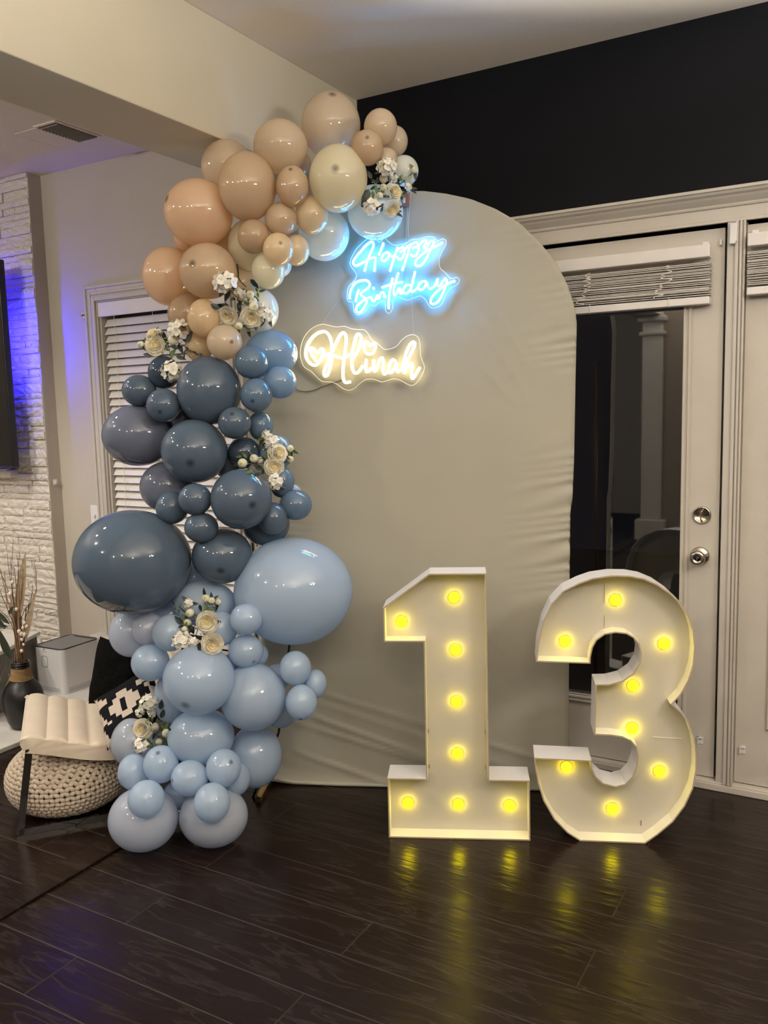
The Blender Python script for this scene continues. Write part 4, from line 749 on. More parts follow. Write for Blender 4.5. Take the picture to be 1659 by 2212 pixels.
# colour, centre, radius across, radius up, tip direction in the view frame (or None), label
BALLOONS = [
    ('sand', (-1.6674, 2.5876, 2.4254), 0.1022, 0.1107, (0.1, .6), 'big sand balloon at the very top, against the ceiling corner'),
    ('sand', (-1.7218, 2.363, 2.3082), 0.089, 0.0852, None, 'big sand balloon beside the ceiling beam, casting its shadow there'),
    ('sand', (-1.9491, 2.3632, 2.28), 0.0887, 0.0887, None, 'beige balloon tucked right under the lower edge of the ceiling beam'),
    ('taupe', (-1.7997, 2.2797, 2.1766), 0.0937, 0.1088, None, 'large taupe balloon in front of the beige one under the beam'),
    ('peach', (-1.9812, 2.243, 2.111), 0.1145, 0.1092, (-.8, .22), 'large peach balloon with dark tip, outermost below the ceiling beam'),
    ('taupe', (-1.6543, 2.3279, 2.1652), 0.0523, 0.0643, (-.03, .57), 'small taupe balloon with dark tip between two big nude balloons'),
    ('cream', (-1.5396, 2.4237, 2.193), 0.095, 0.1064, (-.04, -.08), 'big cream balloon with dark tip touching the uppermost flower spray'),
    ('sand', (-1.4287, 2.515, 2.3567), 0.0543, 0.0574, None, 'small sand balloon highest against the black wall'),
    ('taupe', (-1.4456, 2.457, 2.2817), 0.0507, 0.0552, (0, .19), 'small taupe balloon with dark tip above the uppermost flower spray'),
    ('sand', (-1.4236, 2.601, 2.334), 0.0434, 0.0496, None, 'small sand balloon half hidden behind two others before the black wall'),
    ('sand', (-1.4152, 2.526, 2.2571), 0.0364, 0.0364, None, 'smallest sand balloon just above the uppermost flower spray'),
    ('ivory', (-1.3859, 2.5918, 2.2307), 0.0478, 0.0493, None, 'small ivory balloon behind the uppermost flower spray, before the black wall'),
    ('taupe', (-1.5858, 2.6232, 2.3584), 0.0385, 0.0417, None, 'half hidden taupe balloon between the topmost balloon and its small neighbour'),
    ('ivory', (-1.4853, 2.5657, 2.105), 0.0939, 0.0892, None, 'pale ivory balloon hanging below the uppermost flower spray above the blue neon'),
    ('ivory', (-1.6689, 2.5242, 2.0493), 0.0879, 0.0895, None, 'big pale ivory balloon beside the blue neon sign, rimmed with blue reflections'),
    ('taupe', (-1.7103, 2.3347, 2.0698), 0.0532, 0.0547, None, 'small taupe balloon directly under the small one with a tip mark'),
    ('tan', (-1.6354, 2.406, 2.0869), 0.0551, 0.0628, None, 'small golden tan balloon with glinting lower edge beside the big ivory one'),
    ('mocha', (-1.7828, 2.2798, 2.016), 0.0523, 0.0546, None, 'small mocha balloon lying on the tall cream balloon'),
    ('tan', (-1.7004, 2.2999, 1.9691), 0.0497, 0.052, (.27, .1), 'small tan balloon with bold dark tip in front of a twin'),
    ('tan', (-1.6949, 2.3931, 1.9789), 0.0449, 0.0505, None, 'small tan balloon half hidden behind its dark tipped twin'),
    ('cream', (-1.8698, 2.3687, 2.0116), 0.076, 0.0886, None, 'tall cream balloon behind the small mocha and tan balloons'),
    ('cream', (-1.7747, 2.3416, 1.9152), 0.0558, 0.0611, None, 'small golden cream balloon just above the stems of the second flower spray'),
    ('taupe', (-1.9423, 2.2307, 1.9157), 0.0952, 0.0911, (-.34, 0), 'large taupe balloon with dark tip beside the outermost peach balloon'),
    ('peach', (-2.1433, 2.2548, 1.922), 0.0885, 0.1006, None, 'outermost peach balloon overlapping the top corner of the window blind'),
    ('mocha', (-2.0805, 2.2775, 1.789), 0.0709, 0.0757, None, 'mocha balloon in front of the window blind, under the outermost peach one'),
    ('tan', (-1.9591, 2.2179, 1.7624), 0.0543, 0.0636, None, 'small tan balloon in front of the mocha one near the second flower spray'),
    ('sand', (-1.887, 2.2333, 1.6795), 0.0587, 0.0579, (.55, -.15), 'small sand balloon with faint tip just above the biggest upper slate balloon'),
    ('tan', (-2.0309, 2.2684, 1.6762), 0.048, 0.056, None, 'tan balloon peeking out behind the flower spray at the blind'),
    ('ivory', (-1.8416, 2.3738, 1.7912), 0.0637, 0.074, None, 'ivory balloon behind the second flower spray, against the backdrop'),
    ('peach', (-2.0988, 2.3124, 2.0531), 0.0485, 0.0517, None, 'sliver of a peach balloon behind the two outermost peach ones'),
    ('tan', (-2.0015, 2.3761, 2.0406), 0.0567, 0.0583, None, 'tan balloon mostly hidden behind the large taupe and peach balloons'),
    ('tan', (-1.9116, 2.374, 1.8848), 0.0562, 0.0578, None, 'tan balloon mostly hidden behind the stems of the second flower spray'),
    ('ivory', (-1.7886, 2.4291, 1.9465), 0.0382, 0.0414, None, 'sliver of an ivory balloon behind the golden cream one'),
    ('mocha', (-1.7276, 2.4736, 2.279), 0.041, 0.0441, None, 'mocha balloon mostly hidden between the big sand and cream balloons'),
    ('skyslate', (-1.8241, 2.4032, 1.6458), 0.0918, 0.0805, None, 'large sky blue balloon behind two small ones, reflecting the name sign'),
    ('denim', (-1.8131, 2.2794, 1.6104), 0.0566, 0.0566, None, 'small denim balloon in front of the large sky blue one near the name sign'),
    ('skyslate', (-1.7559, 2.3567, 1.5436), 0.0567, 0.0545, None, 'small sky blue balloon below the large one that reflects the name sign'),
    ('slate', (-1.9643, 2.2332, 1.5214), 0.1087, 0.1166, None, 'largest slate balloon right below the nude ones'),
    ('navy', (-2.1444, 2.2094, 1.5894), 0.0547, 0.0579, None, 'dark navy balloon under the white flowers at the window blind'),
    ('slate', (-2.2139, 2.1577, 1.5291), 0.0595, 0.0547, None, 'small slate balloon farthest out over the blind, beside the navy one'),
    ('slate', (-2.0855, 2.1395, 1.4756), 0.058, 0.0564, (0, -.5), 'small slate balloon with dark tip below the navy one'),
    ('denim', (-1.7936, 2.2719, 1.5007), 0.0542, 0.0573, (-.1, -.45), 'small denim balloon with dark tip below the small denim one near the sign'),
    ('slate', (-1.8441, 2.2148, 1.4111), 0.055, 0.0535, (0, .45), 'small slate balloon in front, wedged beside the two largest slate ones'),
    ('denim', (-1.8238, 2.3273, 1.3985), 0.0437, 0.0509, None, 'small denim balloon half hidden above the third flower spray'),
    ('dusk', (-2.2478, 2.1718, 1.3735), 0.1241, 0.1078, None, 'large dusky grey blue balloon stretching across the window blind'),
    ('slate', (-1.9857, 2.1693, 1.3185), 0.1111, 0.108, (.08, -.42), 'large slate balloon with dark tip in the middle of the slate cluster'),
    ('navy', (-1.8732, 2.2922, 1.3075), 0.0557, 0.0541, None, 'dark navy balloon behind the flower spray with the white buds'),
    ('skyslate', (-1.8004, 2.3739, 1.3049), 0.0612, 0.0628, None, 'pale sky blue balloon behind the roses next to the plain backdrop'),
    ('denim', (-1.761, 2.3495, 1.2059), 0.0447, 0.0558, None, 'denim balloon half hidden under the lowest flowers beside the backdrop'),
    ('sky', (-1.7536, 2.4071, 1.1638), 0.0276, 0.0276, None, 'tiny visible sliver of a light blue balloon beside the backdrop'),
    ('denim', (-1.7109, 2.3578, 1.1251), 0.0563, 0.0525, None, 'small denim balloon sticking out farthest over the plain backdrop'),
    ('slate', (-1.8083, 2.1879, 1.1599), 0.1013, 0.1006, (.5, -.2), 'large slate balloon below the flower spray with the white buds'),
    ('dusk', (-2.1455, 2.2026, 1.1911), 0.0995, 0.0914, None, 'dusky slate balloon behind, above the giant slate balloon'),
    ('slate', (-1.9423, 2.1134, 1.1624), 0.0553, 0.0533, None, 'small slate balloon in front of the dusky one, topmost of three'),
    ('slate', (-2.055, 2.1218, 1.1292), 0.0551, 0.0551, None, 'small slate balloon resting on top of the giant slate balloon'),
    ('slate', (-1.9353, 2.129, 1.0662), 0.0567, 0.0511, None, 'small slate balloon wedged between giant and large slate balloons'),
    ('slate', (-1.7572, 2.2868, 1.085), 0.0503, 0.055, None, 'small slate balloon half hidden under the one sticking out over the backdrop'),
    ('slate', (-1.846, 2.3605, 1.0526), 0.0849, 0.0768, None, 'slate balloon behind, just above the giant light blue balloon'),
    ('dusk', (-1.966, 2.3218, 1.2698), 0.0572, 0.0588, None, 'dusky balloon filling the gap in the slate cluster centre'),
    ('dusk', (-2.1207, 2.266, 1.4279), 0.0492, 0.0525, None, 'dusky balloon filling the gap beside the largest slate balloon'),
    ('slate', (-2.1775, 2.0469, 0.9468), 0.1994, 0.1789, None, 'giant slate blue balloon, biggest of the dark ones'),
    ('slate', (-1.9223, 2.2114, 0.9575), 0.1034, 0.0954, (.12, -.47), 'round slate balloon with dark tip between the two giants'),
    ('sky', (-1.7367, 2.362, 0.822), 0.2073, 0.1878, None, 'giant light blue balloon in front of the plain backdrop'),
    ('sky', (-1.9995, 2.1945, 0.7884), 0.1098, 0.0807, None, 'light blue balloon behind the rose spray under the giants'),
    ('sky', (-1.7798, 2.1521, 0.7643), 0.0538, 0.0522, None, 'small light blue balloon in front of the giant light blue one'),
    ('sky', (-1.8902, 2.1467, 0.7207), 0.0589, 0.0595, None, 'small light blue balloon behind the roses beneath the giants'),
    ('sky', (-1.8063, 2.1742, 0.6465), 0.0593, 0.0562, (.55, -.55), 'small light blue balloon with dark tip below the giant light blue one'),
    ('haze', (-2.1487, 2.0719, 0.7098), 0.0577, 0.0593, None, 'small hazy blue balloon just under the giant slate one'),
    ('sky', (-2.0429, 2.0676, 0.7085), 0.0607, 0.0629, None, 'small light blue balloon touching the buds of the rose spray'),
    ('haze', (-2.2676, 2.1066, 0.6743), 0.0793, 0.0859, None, 'hazy blue balloon behind, beside the black cushion'),
    ('sky', (-2.1208, 2.0455, 0.6011), 0.0651, 0.0636, None, 'light blue balloon overlapping the two cushions on the chair'),
    ('sky', (-1.8969, 2.0386, 0.5737), 0.1176, 0.113, (-.2, -.57), 'big light blue balloon right under the rose spray'),
    ('sky', (-1.8123, 2.2522, 0.6122), 0.032, 0.0368, None, 'small sliver of light blue balloon behind the dark tipped one'),
    ('sky', (-1.6621, 2.2545, 0.5835), 0.0532, 0.0579, None, 'topmost balloon of the light blue trio sticking out over the backdrop'),
    ('sky', (-1.6183, 2.3081, 0.519), 0.038, 0.049, None, 'smallest balloon of the light blue trio, farthest out over the backdrop'),
    ('sky', (-1.6216, 2.2259, 0.4791), 0.0526, 0.0588, (0, -.85), 'lowest balloon of the light blue trio, with a tip underneath'),
    ('sky', (-1.7896, 2.1813, 0.487), 0.1115, 0.1131, None, 'big light blue balloon between the trio and the one below the roses'),
    ('sky', (-1.96, 2.1015, 0.345), 0.1137, 0.0953, None, 'big light blue balloon beside the lowest flower spray'),
    ('sky', (-1.855, 2.2591, 0.2358), 0.0935, 0.1099, None, 'large light blue balloon against the bottom of the backdrop'),
    ('sky', (-1.7659, 2.3013, 0.3994), 0.0585, 0.0569, None, 'light blue balloon half hidden behind the trio'),
    ('sky', (-1.7877, 2.3191, 0.5169), 0.0473, 0.0473, None, 'light blue balloon mostly hidden above the one behind the trio'),
    ('haze', (-2.2146, 2.0403, 0.3035), 0.0815, 0.0897, None, 'hazy blue balloon beside the chair seat behind the lowest flowers'),
    ('sky', (-2.1135, 2.1247, 0.4526), 0.0604, 0.0899, None, 'light blue balloon behind, beside the patterned cushion'),
    ('sky', (-2.1391, 1.9575, 0.2403), 0.0528, 0.0599, None, 'small light blue balloon in front of the knitted pouf, upper one'),
    ('sky', (-2.0337, 1.9816, 0.2782), 0.0582, 0.0622, (0, .78), 'small light blue balloon directly under the lowest flower spray'),
    ('sky', (-1.9215, 1.9965, 0.246), 0.0609, 0.0583, (-.8, .05), 'small light blue balloon at the centre of the bottom cluster'),
    ('sky', (-1.828, 2.0597, 0.2748), 0.0581, 0.0626, (.55, .5), 'small light blue balloon with tip mark, against the large one by the backdrop'),
    ('sky', (-1.8377, 2.1333, 0.2065), 0.0474, 0.0568, None, 'small light blue balloon half hidden behind the one with the tip mark'),
    ('sky', (-1.9908, 1.8678, 0.2128), 0.0583, 0.0598, (-.45, -.8), 'small light blue balloon resting on the floor balloon beside the pouf'),
    ('sky', (-1.8059, 1.9712, 0.1961), 0.0583, 0.0628, (.1, -.95), 'small light blue balloon resting on the floor balloon nearer the backdrop'),
    ('sky', (-2.038, 2.056, 0.1395), 0.0512, 0.048, None, 'light blue balloon in the gap between the two floor balloons'),
    ('haze', (-2.0668, 1.9207, 0.1048), 0.1145, 0.1045, None, 'big hazy balloon on the floor, the one beside the knitted pouf'),
    ('haze', (-1.8747, 2.0518, 0.0992), 0.1146, 0.0997, None, 'big hazy balloon on the floor, the one nearer the number one'),
    ('sky', (-2.0629, 2.0834, 0.0613), 0.0488, 0.0439, None, 'light blue balloon low behind the two floor balloons'),
    ('haze', (-2.1031, 2.2638, 0.8546), 0.0668, 0.0668, None, 'hazy blue balloon filling the gap between slate giant and round slate'),
    ('sky', (-2.1537, 2.1898, 0.7295), 0.0796, 0.0762, None, 'light blue balloon filling the space beneath the slate giant'),
    ('sky', (-1.9079, 2.2278, 0.5635), 0.0486, 0.0486, None, 'light blue balloon filling the gap under the roses'),
]
TINT = dict(sand=(0.80, 0.665, 0.49), taupe=(0.74, 0.57, 0.39), mocha=(0.64, 0.475, 0.31), peach=(0.90, 0.67, 0.455), cream=(0.90, 0.82, 0.60), tan=(0.86, 0.68, 0.44), ivory=(0.88, 0.855, 0.74),
            slate=(0.100, 0.142, 0.198), denim=(0.13, 0.20, 0.29), navy=(0.052, 0.078, 0.115), dusk=(0.165, 0.185, 0.255), skyslate=(0.30, 0.44, 0.59), sky=(0.56, 0.69, 0.85), haze=(0.62, 0.675, 0.79))
M_LATEX = {k: mat(k + '_latex', c, 0.03, spec=(0.55 if c[0] < 0.25 else 1.0), attr='tip', attr_col=tuple(x * 0.2 for x in c), sub=0.0) for k, c in TINT.items()}
def make_translucent(m, c, f):   # thin latex lets part of the light through
    nt = m.node_tree; b = nt.nodes['Principled BSDF']; out = nt.nodes['Material Output']; t = nt.nodes.new('ShaderNodeBsdfTranslucent'); mx = nt.nodes.new('ShaderNodeMixShader')
    src = b.inputs['Base Color'].links[0].from_socket; nt.links.new(src, t.inputs['Color']); mx.inputs[0].default_value = f
    nt.links.new(b.outputs[0], mx.inputs[1]); nt.links.new(t.outputs[0], mx.inputs[2]); nt.links.new(mx.outputs[0], out.inputs['Surface'])
for k, m in M_LATEX.items(): make_translucent(m, TINT[k], 0.18 if TINT[k][0] < 0.2 else 0.46)
M_KNOT = {k: mat(k + '_knot', tuple(x * 0.75 for x in c), 0.4) for k, c in TINT.items()}
GROUPS = dict(sand='nude balloons of the garland', taupe='nude balloons of the garland', mocha='nude balloons of the garland', peach='nude balloons of the garland', cream='nude balloons of the garland', tan='nude balloons of the garland', ivory='nude balloons of the garland',
              slate='slate blue balloons of the garland', denim='slate blue balloons of the garland', navy='slate blue balloons of the garland', dusk='slate blue balloons of the garland', skyslate='light blue balloons of the garland', sky='light blue balloons of the garland', haze='light blue balloons of the garland')
rb_ = random.Random(3)
NS, NR = 44, 30
for colr, c, rx, ry, tip, label in BALLOONS:
    if tip is None:
        td = Vector((rb_.uniform(-.5, .5), rb_.uniform(-.5, .5), 1)).normalized()
    else:
        td = Vector((tip[0], tip[1], math.sqrt(max(0.0, 1 - tip[0]**2 - tip[1]**2)))).normalized()
    ax = td; e1 = ax.orthogonal().normalized(); e2 = ax.cross(e1); rz = (rx + ry) / 2
    V = []; F = []; tipv = []
    def pt(th, ph):
        st, ct = math.sin(th), math.cos(th)
        k = 1.0 + (0.06 * max(0, -ct - 0.86) / 0.14 if (ct < -0.86 and tip is None) else 0)      # the neck draws out towards the knot
        d = (ax * ct + (e1 * math.cos(ph) + e2 * math.sin(ph)) * st) * k
        return CR * (d.x * rx) + CU * (d.y * ry) - CF * (d.z * rz)
    V.append(pt(0, 0)); tipv.append(0)
    for j in range(1, NR):
        t_ = PI * (j / NR) ** 1.25
        for i in range(NS): V.append(pt(t_, 2 * PI * i / NS)); tipv.append(t_)
    V.append(pt(PI, 0)); tipv.append(PI); last = len(V) - 1
    for i in range(NS): F.append((0, 1 + i, 1 + (i + 1) % NS)); a = 1 + (NR - 2) * NS; F.append((a + (i + 1) % NS, a + i, last))
    for j in range(NR - 2):
        for i in range(NS): a = 1 + j * NS; F.append((a + i, a + NS + i, a + NS + (i + 1) % NS, a + (i + 1) % NS))
    o = raw('balloon', V, F, M_LATEX[colr], None, True); o.location = c
    at = o.data.attributes.new('tip', 'FLOAT', 'POINT'); sz = 0.0105 / rz ** 0.5 / 3.2 * 3.0
    for i, t_ in enumerate(tipv): at.data[i].value = (max(0.0, 1 - (t_ / (0.15 + sz * 0.55)) ** 1.6) * (0.9 if tip else 0.0))
    tag(o, label, 'balloon', GROUPS[colr])
    bm = bmesh.new(); nk = -ax if tip is None else Vector((-ax.x * .2, -ax.y * .2, -1)).normalized(); p0 = CR * (nk.x * rx) + CU * (nk.y * ry) - CF * (nk.z * rz); dn = p0.normalized()
    lathe(bm, [(0.004, -0.004), (0.0032, 0.003), (0.0055, 0.006), (0.0035, 0.0085), (0.0062, 0.013)], 8, Matrix.Translation(p0 * 1.05) @ z_to(dn)); obj('knot', bm, M_KNOT[colr], o, True)
SPRAYS = [
    ('uppermost white flower spray, at the top end of the arch', [["h", [-1.3885, 2.4798, 2.2173], 0.0322], ["h", [-1.4421, 2.4651, 2.0966], 0.0296], ["h", [-1.4019, 2.5388, 2.1994], 0.0193], ["h", [-1.3665, 2.5803, 2.1731], 0.0154], ["r", [-1.3864, 2.5243, 2.1471], 0.0302, 0.55, -0.1], ["r", [-1.3856, 2.5045, 2.0901], 0.027, 0.35, -0.6], ["b", [-1.4204, 2.5114, 2.1938], 0.0129], ["b", [-1.4206, 2.5102, 2.1652], 0.0116], ["b", [-1.4219, 2.4879, 2.135], 0.0103], ["b", [-1.3309, 2.5621, 2.2182], 0.0103], ["d", [-1.4594, 2.4588, 2.1309], 0.0541, -115], ["d", [-1.4165, 2.4921, 2.0982], 0.0296, -100], ["d", [-1.4329, 2.4447, 2.1934], 0.0283, 120], ["d", [-1.4498, 2.4941, 2.165], 0.0257, 200], ["d", [-1.388, 2.5479, 2.1906], 0.0283, 200], ["g", [-1.372, 2.543, 2.1982], 0.0232, 60], ["g", [-1.3689, 2.5528, 2.1875], 0.0206, -30], ["g", [-1.4444, 2.4812, 2.1394], 0.0257, -80], ["g", [-1.4211, 2.5455, 2.1764], 0.0219, 60], ["y", [-1.4523, 2.5173, 2.1875], 0.014], ["y", [-1.3563, 2.5436, 2.1984], 0.014], ["y", [-1.3485, 2.5506, 2.1975], 0.014]]),
    ('white flower spray hanging among the nude balloons, with bare stems showing', [["h", [-1.8371, 2.1913, 1.8608], 0.0398], ["h", [-1.8822, 2.3145, 1.8437], 0.024], ["h", [-1.7763, 2.3196, 1.7662], 0.027], ["r", [-1.8822, 2.2487, 1.7625], 0.0308, -0.1, -0.6], ["r", [-1.8088, 2.2838, 1.7555], 0.0353, 0.1, -0.6], ["b", [-1.8267, 2.3021, 1.8346], 0.0143], ["b", [-1.81, 2.2961, 1.8107], 0.0135], ["b", [-1.8052, 2.2926, 1.7939], 0.015], ["b", [-1.7892, 2.3119, 1.7988], 0.009], ["b", [-1.8524, 2.2705, 1.7328], 0.012], ["b", [-1.8579, 2.3219, 1.731], 0.0128], ["d", [-1.8962, 2.268, 1.8342], 0.0421, -120], ["d", [-1.8918, 2.3271, 1.8236], 0.03, -60], ["d", [-1.8784, 2.3067, 1.7982], 0.0421, -90], ["d", [-1.9009, 2.2079, 1.7953], 0.0391, 150], ["d", [-1.9027, 2.2597, 1.8017], 0.0361, 170], ["d", [-1.8463, 2.356, 1.8791], 0.0421, -45], ["d", [-1.871, 2.3276, 1.856], 0.0346, -20], ["d", [-1.8626, 2.2785, 1.7694], 0.03, -110], ["g", [-1.8239, 2.3358, 1.8556], 0.0195, 120], ["g", [-1.8065, 2.3196, 1.8346], 0.0195, -80], ["g", [-1.8049, 2.3428, 1.8516], 0.0255, 20], ["g", [-1.8396, 2.2973, 1.8059], 0.027, -60], ["y", [-1.8361, 2.2927, 1.8008], 0.014], ["y", [-1.8003, 2.3079, 1.8154], 0.014], ["s", [[-1.8882, 2.3169, 1.9435], [-1.8919, 2.3268, 1.9201], [-1.8837, 2.3198, 1.8948], [-1.8658, 2.3339, 1.8681]]]]),
    ('white flower spray in front of the window blind, above the navy balloon', [["h", [-2.053, 2.1969, 1.729], 0.0368], ["h", [-2.0673, 2.1695, 1.5913], 0.0368], ["r", [-2.1313, 2.1598, 1.6795], 0.033, 0.1, -0.05], ["r", [-2.1414, 2.1623, 1.7162], 0.0291, -0.5, 0.6], ["b", [-2.1804, 2.1447, 1.6846], 0.0107], ["b", [-2.0799, 2.195, 1.6963], 0.0169], ["b", [-2.0786, 2.2253, 1.7162], 0.0146], ["b", [-2.0903, 2.1987, 1.7167], 0.0123], ["d", [-2.118, 2.1903, 1.7045], 0.046, -80], ["d", [-2.0264, 2.2164, 1.7047], 0.046, 60], ["d", [-2.1649, 2.1555, 1.6482], 0.0337, 165], ["d", [-2.0663, 2.2152, 1.6681], 0.0429, -70], ["d", [-2.0638, 2.2123, 1.6362], 0.0368, -20], ["d", [-2.1388, 2.186, 1.6481], 0.0307, 190], ["d", [-2.0851, 2.2051, 1.6732], 0.0337, 160], ["g", [-2.1093, 2.1924, 1.683], 0.0307, 60], ["g", [-2.11, 2.1899, 1.6678], 0.0276, -30], ["g", [-2.1722, 2.1584, 1.6999], 0.0199, 100], ["g", [-2.0908, 2.1985, 1.6491], 0.0307, -90], ["g", [-2.0846, 2.2037, 1.661], 0.0245, 70], ["d", [-2.0299, 2.2065, 1.667], 0.0169, 140], ["d", [-2.0202, 2.2103, 1.6547], 0.0169, -40], ["d", [-2.0063, 2.2146, 1.6512], 0.0169, -30], ["d", [-2.0017, 2.2181, 1.6481], 0.0169, -60], ["d", [-1.9639, 2.1952, 1.6346], 0.0169, -80], ["d", [-1.9895, 2.2308, 1.6435], 0.0169, -30], ["y", [-2.107, 2.1913, 1.6993], 0.014], ["y", [-2.0681, 2.2119, 1.6861], 0.014], ["s", [[-2.058, 2.2189, 1.6331], [-2.048, 2.2167, 1.6596], [-2.0237, 2.2144, 1.6581], [-2.0042, 2.2252, 1.6471], [-1.9928, 2.2411, 1.6412]]]]),
    ('white flower spray with round buds among slate balloons beside the backdrop', [["h", [-1.7781, 2.2994, 1.367], 0.0193], ["h", [-1.7661, 2.3098, 1.3411], 0.0286], ["h", [-1.7395, 2.2847, 1.2113], 0.0307], ["r", [-1.7382, 2.3102, 1.3057], 0.0322, 0.5, 0.15], ["r", [-1.7482, 2.2948, 1.2599], 0.0322, 0.1, -0.2], ["b", [-1.8338, 2.2342, 1.2758], 0.015], ["b", [-1.8071, 2.263, 1.2897], 0.0136], ["b", [-1.8141, 2.3032, 1.2801], 0.0121], ["b", [-1.7255, 2.358, 1.3188], 0.0114], ["b", [-1.7286, 2.36, 1.2815], 0.0114], ["d", [-1.8151, 2.3101, 1.3312], 0.0329, 80], ["d", [-1.8099, 2.2871, 1.2583], 0.0372, 150], ["d", [-1.7922, 2.2959, 1.2479], 0.0329, 60], ["d", [-1.7379, 2.188, 1.2427], 0.0314, -170], ["d", [-1.8012, 2.3111, 1.3368], 0.02, 70], ["g", [-1.832, 2.2437, 1.302], 0.0257, 130], ["g", [-1.8492, 2.2337, 1.2982], 0.0214, 190], ["g", [-1.731, 2.3526, 1.3048], 0.0214, -30], ["g", [-1.7871, 2.3043, 1.3002], 0.0286, 70], ["g", [-1.7307, 2.3565, 1.296], 0.02, 20], ["g", [-1.7531, 2.1667, 1.2522], 0.0286, 200], ["y", [-1.8218, 2.2646, 1.2725], 0.014], ["y", [-1.7811, 2.3021, 1.3145], 0.014]]),
    ('two cream roses and white buds in a spray under the giant slate balloon', [["h", [-1.9766, 2.0925, 0.8109], 0.0178], ["h", [-1.9605, 2.0371, 0.6952], 0.0331], ["h", [-1.9145, 2.041, 0.6995], 0.0184], ["r", [-1.8782, 2.07, 0.7614], 0.035, 0.1, 0], ["r", [-1.8256, 2.0322, 0.7012], 0.0344, 0.25, -0.1], ["b", [-1.9672, 2.0871, 0.7806], 0.0135], ["b", [-1.9808, 2.0877, 0.7453], 0.0129], ["b", [-1.9701, 2.0603, 0.7305], 0.0098], ["b", [-1.9229, 2.1197, 0.8275], 0.0129], ["b", [-1.9101, 2.1335, 0.8184], 0.011], ["b", [-1.8992, 2.1534, 0.8102], 0.0098], ["d", [-1.9932, 2.0594, 0.7593], 0.0405, 140], ["d", [-1.9796, 2.0539, 0.7409], 0.0221, 200], ["d", [-1.866, 2.0147, 0.6924], 0.0368, -100], ["d", [-1.9078, 2.1417, 0.7906], 0.0184, -40], ["d", [-2.0008, 2.1291, 0.7095], 0.0368, -70], ["d", [-1.9402, 2.1098, 0.7944], 0.027, -80], ["d", [-1.9822, 2.099, 0.7225], 0.0319, -100], ["g", [-1.9249, 2.1218, 0.8008], 0.0221, 100], ["g", [-1.9259, 2.1202, 0.7873], 0.0209, 200], ["g", [-1.9149, 2.1316, 0.7909], 0.0245, 10], ["g", [-2.059, 2.1059, 0.803], 0.016, 140], ["g", [-2.0403, 2.0991, 0.7872], 0.0184, -160], ["g", [-2.0236, 2.0932, 0.78], 0.016, -100], ["g", [-2.0153, 2.0914, 0.8025], 0.016, 100], ["g", [-2.0501, 2.1049, 0.7964], 0.0147, 170], ["y", [-1.9962, 2.0908, 0.7644], 0.014], ["y", [-1.9176, 2.0841, 0.7131], 0.014], ["y", [-1.9337, 2.1018, 0.6857], 0.014], ["y", [-1.9175, 2.1251, 0.8107], 0.014], ["s", [[-1.9706, 2.1005, 0.7685], [-1.9998, 2.0943, 0.7821], [-2.0274, 2.0984, 0.7961], [-2.0638, 2.1093, 0.8044]]]]),
    ('lowest white flower spray, one cream rose, beside the patterned cushion', [["h", [-2.1196, 2.0281, 0.463], 0.0318], ["h", [-2.1755, 2.037, 0.4177], 0.0175], ["h", [-2.1333, 2.0515, 0.4174], 0.0164], ["h", [-2.1262, 1.9847, 0.3251], 0.0258], ["r", [-2.1316, 1.9969, 0.3778], 0.0323, -0.15, 0.05], ["b", [-2.136, 2.0663, 0.3609], 0.0132], ["b", [-2.0878, 2.0676, 0.3471], 0.0142], ["b", [-2.1165, 2.0595, 0.3132], 0.0115], ["d", [-2.0831, 2.0472, 0.457], 0.0351, 80], ["d", [-2.0831, 2.052, 0.4241], 0.0351, 70], ["d", [-2.1689, 2.0619, 0.3832], 0.0362, 170], ["d", [-2.1119, 2.0706, 0.3806], 0.0307, 190], ["d", [-2.1242, 2.0452, 0.3374], 0.0285, -120], ["d", [-2.0176, 2.0161, 0.3884], 0.0241, -80], ["g", [-2.0954, 2.0787, 0.3703], 0.0285, 60], ["g", [-2.1085, 2.0706, 0.3664], 0.0219, 120], ["g", [-2.1223, 2.0202, 0.3264], 0.0285, -60], ["g", [-2.1188, 2.0272, 0.3098], 0.0263, -90], ["g", [-2.0981, 2.0696, 0.3151], 0.0252, -60], ["y", [-2.1298, 2.079, 0.3313], 0.014], ["y", [-2.1192, 2.011, 0.3235], 0.014], ["y", [-2.0977, 2.0675, 0.3319], 0.014]]),
]
# ---------------------------------------------------------------- silk flower sprays
M_ROSE = mat('cream_silk_rose', (0.93, 0.87, 0.70), 0.7, attr='warm', attr_col=(0.88, 0.70, 0.30), bump=0.1, bump_scale=200)
M_HYD = mat('white_silk_hydrangea', (0.83, 0.79, 0.69), 0.75, attr='warm', attr_col=(0.50, 0.50, 0.28))
M_BUD = mat('ivory_silk_bud', (0.78, 0.73, 0.58), 0.65, attr='warm', attr_col=(0.42, 0.45, 0.18))
M_LD = mat('dark_green_leaf', (0.022, 0.035, 0.028), 0.45, noise_amt=0.3, noise_scale=30); M_LG = mat('fresh_green_leaf', (0.09, 0.155, 0.035), 0.5, noise_amt=0.3, noise_scale=30); M_STEM = mat('brown_green_stem', (0.045, 0.035, 0.018), 0.7)
M_GYP = mat('gypsophila', (0.62, 0.62, 0.40), 0.8)
def petal_mesh(Vs, Fs, At, fn, nu, nv, warm):
    b0 = len(Vs)
    for j in range(nv + 1):
        for i in range(nu + 1):
            Vs.append(fn(2 * i / nu - 1, j / nv)); At.append(warm(j / nv))
    for j in range(nv):
        for i in range(nu): a = b0 + j * (nu + 1) + i; Fs.append((a, a + 1, a + nu + 2, a + nu + 1))
